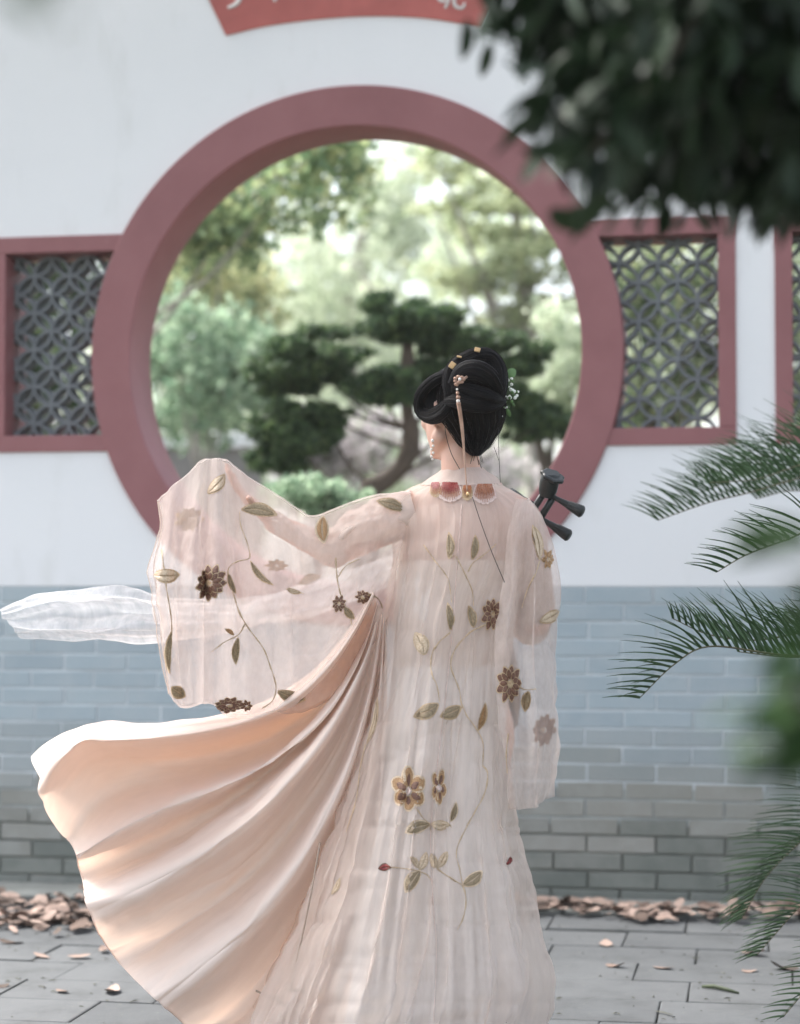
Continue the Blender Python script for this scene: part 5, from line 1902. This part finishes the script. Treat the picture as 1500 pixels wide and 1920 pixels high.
# scalloped finial disc
V, Fc = [], []
ax = (W(1040, 884, dpx - .03) - W(1027, 914, dpx)).normalized()
a1_ = ax.cross(Vector((0, 1, 0))).normalized(); a2_ = ax.cross(a1_)
cen = W(1036, 893, dpx - .02)
ns = 36
for lv, rsc in ((-.006, .88), (-.003, 1.0), (.003, 1.0), (.006, .86)):
    for k in range(ns):
        an = 6.2832 * k / ns
        rr2 = .030 * (1 + .07 * math.cos(an * 7)) * rsc
        V.append(cen + ax * lv + a1_ * rr2 * math.cos(an) + a2_ * rr2 * math.sin(an) * .8)
for l in range(3):
    for k in range(ns):
        Fc.append((l * ns + k, l * ns + (k + 1) % ns, (l + 1) * ns + (k + 1) % ns, (l + 1) * ns + k))
Fc += [tuple(range(ns))[::-1], tuple(3 * ns + k for k in range(ns))]
pown(mesh('finial', V, Fc, M['ebony']))


def peg(x0, y0, x1, y1, d0, d1):
    a, b = W(x0, y0, d0), W(x1, y1, d1)
    pts = [a.lerp(b, t) for t in (0, .15, .35, .6, .85, .97, 1.0)]
    o = pown(tube('tuning_peg', pts, [.0055, .0060, .0075, .0105, .0145, .0150, .0115], M['ebony'], None, 14))
    for k in range(9):
        an = k / 9 * 6.283
        t = (b - a).normalized(); s1 = t.cross(Vector((0, 1, 0))).normalized(); s2 = t.cross(s1)
        q = [a.lerp(b, tt) + (s1 * math.cos(an) + s2 * math.sin(an)) * r for tt, r in ((.55, .0098), (.75, .0126), (.95, .0149))]
        tube('peg_flute', q, .0013, M['ebony'], o, 5)


peg(1034, 930, 1093, 961, dpx, dpx - .03)
peg(1008, 968, 1068, 1006, dpx + .02, dpx - .01)
peg(1000, 945, 955, 925, dpx + .03, dpx + .08)
pown(tube('neck', [W(995, 982, dpx + .02), W(965, 1050, .21), W(935, 1120, .23)], [.018, .020, .024], M['ebony'], None, 12, .8))
# pear-shaped body
nk, bt = W(940, 1110, .23), W(866, 1400, .25)
rows = []
axb = (bt - nk).normalized(); sd = axb.cross(Vector((0, 1, 0))).normalized(); dn = axb.cross(sd).normalized()
L = (bt - nk).length
V, Fc = [], []
prof = [(0, .024), (.12, .032), (.28, .058), (.45, .090), (.62, .115), (.78, .122), (.90, .100), (.97, .062), (1.0, .02)]
for t, w_ in prof:
    for k in range(20):
        an = 6.2832 * k / 20
        zz = math.sin(an)
        V.append(nk + axb * L * t + sd * w_ * math.cos(an) + dn * (w_ * .42 * zz if zz * dn.y < 0 else w_ * .08 * zz))
for i in range(len(prof) - 1):
    for k in range(20):
        Fc.append((i * 20 + k, i * 20 + (k + 1) % 20, (i + 1) * 20 + (k + 1) % 20, (i + 1) * 20 + k))
Fc += [tuple(range(20))[::-1], tuple((len(prof) - 1) * 20 + k for k in range(20))]
pown(mesh('lute_body', V, Fc, M['ebony'], None, True))
for k in range(4):
    o1 = sd * (.006 * (k - 1.5))
    pown(tube('string', [W(1005, 960, dpx + .03) + o1 * .6, nk + Vector((0, .035, 0)) + o1, nk.lerp(bt, .85) + Vector((0, .03, 0)) + o1 * 2], .0007, M['pearl'], None, 4))
# ------------------------------------------------------------------ foreground plants
def gloss_leaf_mat(name, lo, hi, trans=.12, rough=.3):
    m, nt, b = new_mat(name)
    oi = nt.nodes.new('ShaderNodeObjectInfo'); geo = nt.nodes.new('ShaderNodeNewGeometry')
    ad = N(nt, 'ShaderNodeMath', operation='ADD'); nt.links.new(geo.outputs['Random Per Island'], ad.inputs[0]); nt.links.new(oi.outputs['Random'], ad.inputs[1])
    fr = N(nt, 'ShaderNodeMath', operation='FRACT'); nt.links.new(ad.outputs[0], fr.inputs[0])
    r = ramp(nt, fr.outputs[0], [(0, lo), (1, hi)])
    nt.links.new(r.outputs[0], b.inputs['Base Color'])
    b.inputs['Roughness'].default_value = rough
    b.inputs['Specular IOR Level'].default_value = .25
    tr = nt.nodes.new('ShaderNodeBsdfTranslucent'); nt.links.new(r.outputs[0], tr.inputs[0])
    mx = nt.nodes.new('ShaderNodeMixShader'); mx.inputs[0].default_value = trans
    nt.links.new(b.outputs[0], mx.inputs[1]); nt.links.new(tr.outputs[0], mx.inputs[2])
    nt.links.new(mx.outputs[0], nt.nodes['Material Output'].inputs[0])
    return m


M['dark_leaf'] = gloss_leaf_mat('dark_glossy_leaf', (0.008, 0.018, 0.008), (0.020, 0.040, 0.016), .06, .45)
M['cycad'] = gloss_leaf_mat('cycad_leaflets', (0.018, 0.042, 0.018), (0.038, 0.075, 0.030), .1, .45)
M['cycad_rib'] = simple_mat('cycad_rib', (0.075, 0.07, 0.035), .6, .2, 30, .1, 60)
M['soft_leaf'] = gloss_leaf_mat('soft_green_leaf', (0.018, 0.042, 0.014), (0.034, 0.075, 0.022), .2, .5)


def broad_leaf(rr, L=1.0):
    """Glossy pointed leaf along +x with a folded midrib and drooping tip."""
    V, Fc = [], []
    n = 6
    fold = rr.uniform(.15, .4); droop = rr.uniform(.1, .4); wd = rr.uniform(.17, .23)
    for i in range(n + 1):
        t = i / n
        w = L * wd * math.sin(math.pi * min(1, .04 + .94 * t)) ** .75
        x = t * L; zc = -droop * L * t * t
        for s in (-1, 0, 1):
            V.append((x, s * w, zc + abs(s) * w * fold))
    for i in range(n):
        for s in range(2):
            a = i * 3 + s
            Fc.append((a, a + 3, a + 4, a + 1))
    return V, Fc


def rot_to(d, roll):
    d = Vector(d).normalized()
    return d.to_track_quat('X', 'Z').to_matrix() @ Matrix.Rotation(roll, 3, 'X')


def branch_thing(name, label, base, limbs, mat, leaf_len, seed, n_leaf, n_obj, spread, cat='tree'):
    """limbs: list of polylines of world points; leaves grow off them in all directions."""
    root = empty(name, base); tag(root, label, cat)
    B = Vector(base); rr = random.Random(seed)
    lms = []
    for k in range(5):
        V, Fc = broad_leaf(rr)
        me = bpy.data.meshes.new('leaf'); me.from_pydata(V, [], Fc); me.materials.append(M[mat])
        me.polygons.foreach_set('use_smooth', [True] * len(me.polygons)); lms.append((me, V, Fc))
    segs = []
    for li, (pts, r0) in enumerate(limbs):
        q = [Vector(p) for p in crom([Vector(p) - B for p in pts], 14)]
        tube('branch', q, [r0 * (1 - .75 * i / 13) for i in range(14)], M['bark'], root, 7)
        if li > 0 or len(limbs) == 1:
            for a, b in zip(q[2:], q[3:]): segs.append((a, b))
    SV, SF = [], []
    for k in range(n_leaf):
        a, b = segs[rr.randrange(len(segs))]
        p = a.lerp(b, rr.random()) + Vector((rr.gauss(0, 1), rr.gauss(0, 1), rr.gauss(0, 1))) * spread
        d = (b - a).normalized() * .6 + Vector((rr.gauss(0, .7), rr.gauss(0, .7), rr.gauss(-.35, .6)))
        L = leaf_len * rr.uniform(.65, 1.2)
        m3 = rot_to(d, rr.gauss(0, .6))
        me, V, Fc = lms[k % 5]
        if k < n_obj:
            o = bpy.data.objects.new('leaf', me)
            o.matrix_basis = Matrix.Translation(p) @ m3.to_4x4() @ Matrix.Diagonal((L, L, L, 1))
            link(o, root)
        else:
            b0 = len(SV)
            SV += [p + m3 @ (Vector(v) * L) for v in V]
            SF += [tuple(b0 + i for i in f) for f in Fc]
    if SV:
        o = mesh('foliage', SV, SF, M[mat], root, True); o['kind'] = 'stuff'
    return root


# dark canopy hanging into the upper right
yb = 2.35
def T(px, py, d=0.0): return P(px, py, yb + d)
limbs = [([T(2150, 1700, .3), T(2100, 700, .3), T(1950, 100, .2), T(1700, -150, .1), T(1400, -200, 0)], .035)]
rb = random.Random(12)
tips = [(940, 15), (985, 95), (1030, 190), (1010, 265), (1075, 330), (1130, 375), (1190, 320), (1215, 385), (1290, 385), (1350, 345), (1395, 400), (1440, 380), (1500, 400), (1150, 250), (1270, 260), (1400, 250), (1520, 260), (1080, 120), (1200, 100), (1350, 100), (1480, 120), (1050, 20), (1300, 10), (1550, 340), (1600, 200)]
for i, (x, y_) in enumerate(tips):
    x, y_ = x + 34, y_ - 42
    st = (1330 + (x - 1200) * .55 + 60, -170)
    md_ = ((st[0] + x) / 2 + 70, (st[1] + y_) / 2 - 10)
    dd = rb.uniform(-.25, .3)
    limbs.append(([T(*st, dd * .5), T(*md_, dd), T(x + 14, y_ - 20, dd), T(x, y_, dd)], .007))
cn = branch_thing('overhanging_tree', 'dark glossy leafy branches hanging over the wall from above', (T(2150, 1700, .3).x, T(2150, 1700, .3).y, 0), limbs, 'dark_leaf', .052, 4, 5200, 300, .027)
# the trunk of that tree, standing right of the camera's view
tq = T(2150, 1700, .3)
tube('trunk', [Vector((0, 0, 0)), Vector((0, 0, .4)), tq - Vector(cn.location)], [.07, .05, .036], M['bark'], cn, 9)

# unseen crown and limb, added out of view to shade the courtyard from sun
BC = Vector(cn.location)
cl = []
for k, e in enumerate([(-2.1, 6.0, 5.0, 1.6, 1.2, .6, 1.0), (-1.4, 4.7, 5.2, 1.6, 1.3, .7, .9), (-3.2, 5.4, 5.2, 1.3, 1.4, .7, .8), (-.2, 3.4, 4.9, 1.3, 1.2, .6, .6)]):
    cl += sub_clusters(e, 26, 400 + k, .34, .8)
V, Fq = leaf_cloud(cl, 5200, .15, .5, .3, 77)
o = np_mesh('crown', V - np.array(BC), Fq, M['soft_leaf'], cn); o['kind'] = 'stuff'
lp = [Vector(p) - BC for p in crom([Vector((BC.x, BC.y, 1.3)), Vector((.9, 2.9, 3.0)), Vector((-.3, 3.6, 4.3)), Vector((-1.3, 4.7, 4.8)), Vector((-2.1, 5.8, 4.9))], 20)]
tube('limb', lp, [.05 * (1 - .7 * i / 19) for i in range(20)], M['bark'], cn, 8)

# soft leaf close to the lens at the right edge
yb = 1.35
lm = [([T(1900, 2300), T(1750, 1700), T(1600, 1400), T(1480, 1300), T(1430, 1370)], .012),
      ([T(1700, 1560), T(1600, 1200), T(1540, 1110), T(1470, 1075)], .006), ([T(1620, 1420), T(1540, 1340), T(1460, 1370), T(1420, 1340)], .006), ([T(1560, 1300), T(1530, 1150), T(1490, 1120)], .005)]
branch_thing('blurred_shrub', 'soft green shrub leaves out of focus before the cycad', (T(1900, 2300).x, T(1900, 2300).y, 0), lm, 'soft_leaf', .05, 9, 75, 75, .014, 'shrub')
# a leaf sprig at the very top left
yb = .9
branch_thing('leaf_sprig', 'faint out-of-focus leaf sprig above the white wall', tuple(T(-200, -420)), [([T(-200, -420), T(-60, -250), T(90, -120), T(160, -60)], .003)], 'soft_leaf', .028, 15, 22, 22, .012, 'sprig')


# ---- cycads: fronds with two rows of narrow leaflets
def frond_mesh(pts, n, l_max, tilt, rr, wl=.0031, curve=.12, vdir=Vector((0, 0, 1)), tip_taper=.35):
    q = [Vector(p) for p in crom([Vector(p) for p in pts], n)]
    V, Fc = [], []
    for i in range(2, n):
        t = i / (n - 1)
        tg = (q[min(i + 1, n - 1)] - q[i - 1]).normalized()
        sd_ = tg.cross(vdir).normalized(); up_ = sd_.cross(tg).normalized()
        ln = l_max * (math.sin(math.pi * (.12 + .80 * t)) ** .6) * (1 if t < .7 else 1 - (t - .7) * tip_taper * 2)
        for s in (-1, 1):
            d0 = (sd_ * s * .5 + up_ * tilt * 1.1 + tg * .55).normalized()
            d0 = (d0 + Vector((rr.gauss(0, .05), rr.gauss(0, .05), rr.gauss(0, .05)))).normalized()
            l = ln * rr.uniform(.9, 1.08)
            b0 = len(V)
            wn_ = tg.cross(d0).normalized().cross(d0).normalized()
            for j in range(5):
                u = j / 4
                c = q[i] + d0 * l * u + tg * l * curve * u * u - Vector((0, 0, 1)) * l * .12 * u * u
                w = wl * (1 - .85 * u ** 1.5)
                V.append(c + wn_ * w); V.append(c - wn_ * w)
            for j in range(4):
                Fc.append((b0 + 2 * j, b0 + 2 * j + 1, b0 + 2 * j + 3, b0 + 2 * j + 2))
    return q, V, Fc


def cycad(name, label, base, fronds):
    root = empty(name, base); tag(root, label, 'cycad', 'cycads beside the wall')
    B = Vector(base); rr = random.Random(hash(label) % 1000 if False else len(label))
    tr = tube('trunk', [(0, 0, 0), (0, 0, .25), (0, 0, .5)], [.12, .11, .09], M['bark'], root, 12)
    for pts, l, n, tilt in fronds:
        q, V, Fc = frond_mesh([Vector(p) - B for p in pts], n, l, tilt, rr)
        fr_ = mesh('frond', V, Fc, M['cycad'], root, True)
        tube('frond_rib', q, [.006 * (1 - .8 * i / (len(q) - 1)) for i in range(len(q))], M['cycad_rib'], fr_, 6)
    return root


def at(y):
    return lambda px, py, d=0.0: P(px, py, y + d)


A = at(4.75)
b0 = A(1800, 1500); crown0 = Vector((b0.x, b0.y, .5))
cycad('cycad', 'cycad with sharp drooping fronds arching over the brick base', (b0.x, b0.y, 0), [
    ([crown0, A(1690, 1255, .05), A(1560, 1236, .0), A(1450, 1226, -.03), A(1330, 1212, -.05), A(1265, 1245, -.08), A(1200, 1308, -.12)], 0.24, 66, .66),
    ([crown0, A(1700, 1215, .1), A(1580, 1228, .1), A(1480, 1232, .1), A(1385, 1222, .12)], 0.23, 60, .85),
    ([crown0, A(1640, 1180, .2), A(1540, 1180, .2), A(1420, 1200, .2), A(1330, 1190, .2), A(1262, 1160, .2)], 0.16, 62, .7),
    ([crown0, A(1680, 1090, .3), A(1560, 990, .3), A(1480, 1010, .3), A(1400, 1040, .3), A(1345, 1072, .3)], 0.23, 64, .8),
    ([crown0, A(1780, 1000, .3), A(1900, 800, .5), A(2000, 900, .6)], 0.169, 71, .5),
    ([crown0, A(1900, 1250, -.3), A(2060, 1250, -.5), A(2150, 1420, -.6)], 0.169, 71, .5),
    ([crown0, A(1760, 1420, -.4), A(1680, 1380, -.6), A(1620, 1500, -.8)], 0.156, 62, .5),
])
A = at(6.1)
b0 = A(1720, 1500); crown0 = Vector((b0.x, b0.y, .55))
cycad('cycad', 'cycad with a broad dense frond spreading before the white plaster', (b0.x, b0.y, 0), [
    ([crown0, A(1690, 1000, .0), A(1590, 880, -.05), A(1480, 902, -.1), A(1400, 925, -.12), A(1330, 942, -.15), A(1235, 975, -.18)], 0.33, 100, .8),
    ([crown0, A(1700, 980, -.1), A(1600, 850, -.2), A(1500, 872, -.25), A(1420, 898, -.3), A(1330, 905, -.32)], .30, 84, .7),
    ([crown0, A(1680, 1020, .2), A(1580, 900, .2), A(1490, 880, .2), A(1400, 890, .2), A(1300, 930, .2)], .28, 84, .8),
    ([crown0, A(1660, 1050, .1), A(1570, 940, .1), A(1490, 920, .1), A(1420, 935, .1)], 0.247, 93, .85),
    ([crown0, A(1740, 1000, .2), A(1700, 850, .3), A(1600, 800, .3), A(1500, 815, .3)], 0.247, 86, .6),
    ([crown0, A(1850, 1050, .2), A(1950, 900, .3), A(2050, 950, .3)], 0.260, 71, .5),
    ([crown0, A(1600, 1480, -.3), A(1520, 1560, -.45), A(1440, 1640, -.5), A(1392, 1720, -.5)], 0.208, 86, .5),
    ([crown0, A(1620, 1560, -.4), A(1560, 1650, -.6), A(1500, 1700, -.7), A(1420, 1790, -.7)], 0.195, 77, .5),
    ([crown0, A(1650, 1640, -.5), A(1600, 1740, -.8), A(1540, 1820, -.9), A(1470, 1905, -.95)], 0.169, 68, .5),
])

# ------------------------------------------------------------------ light haze in the air
m_hz = bpy.data.materials.new('haze'); m_hz.use_nodes = True
nt = m_hz.node_tree; nt.nodes.clear()
out = nt.nodes.new('ShaderNodeOutputMaterial'); pv = nt.nodes.new('ShaderNodeVolumePrincipled')
pv.inputs['Color'].default_value = (0.93, 0.95, 0.96, 1)
pv.inputs['Density'].default_value = 0.001
pv.inputs['Anisotropy'].default_value = 0.2
nt.links.new(pv.outputs[0], out.inputs['Volume'])
hz = box('haze', -130, 130, -65, 165, -1.1, 14, m_hz)
tag(hz, 'thin pale haze filling the garden air', 'haze', kind='stuff')
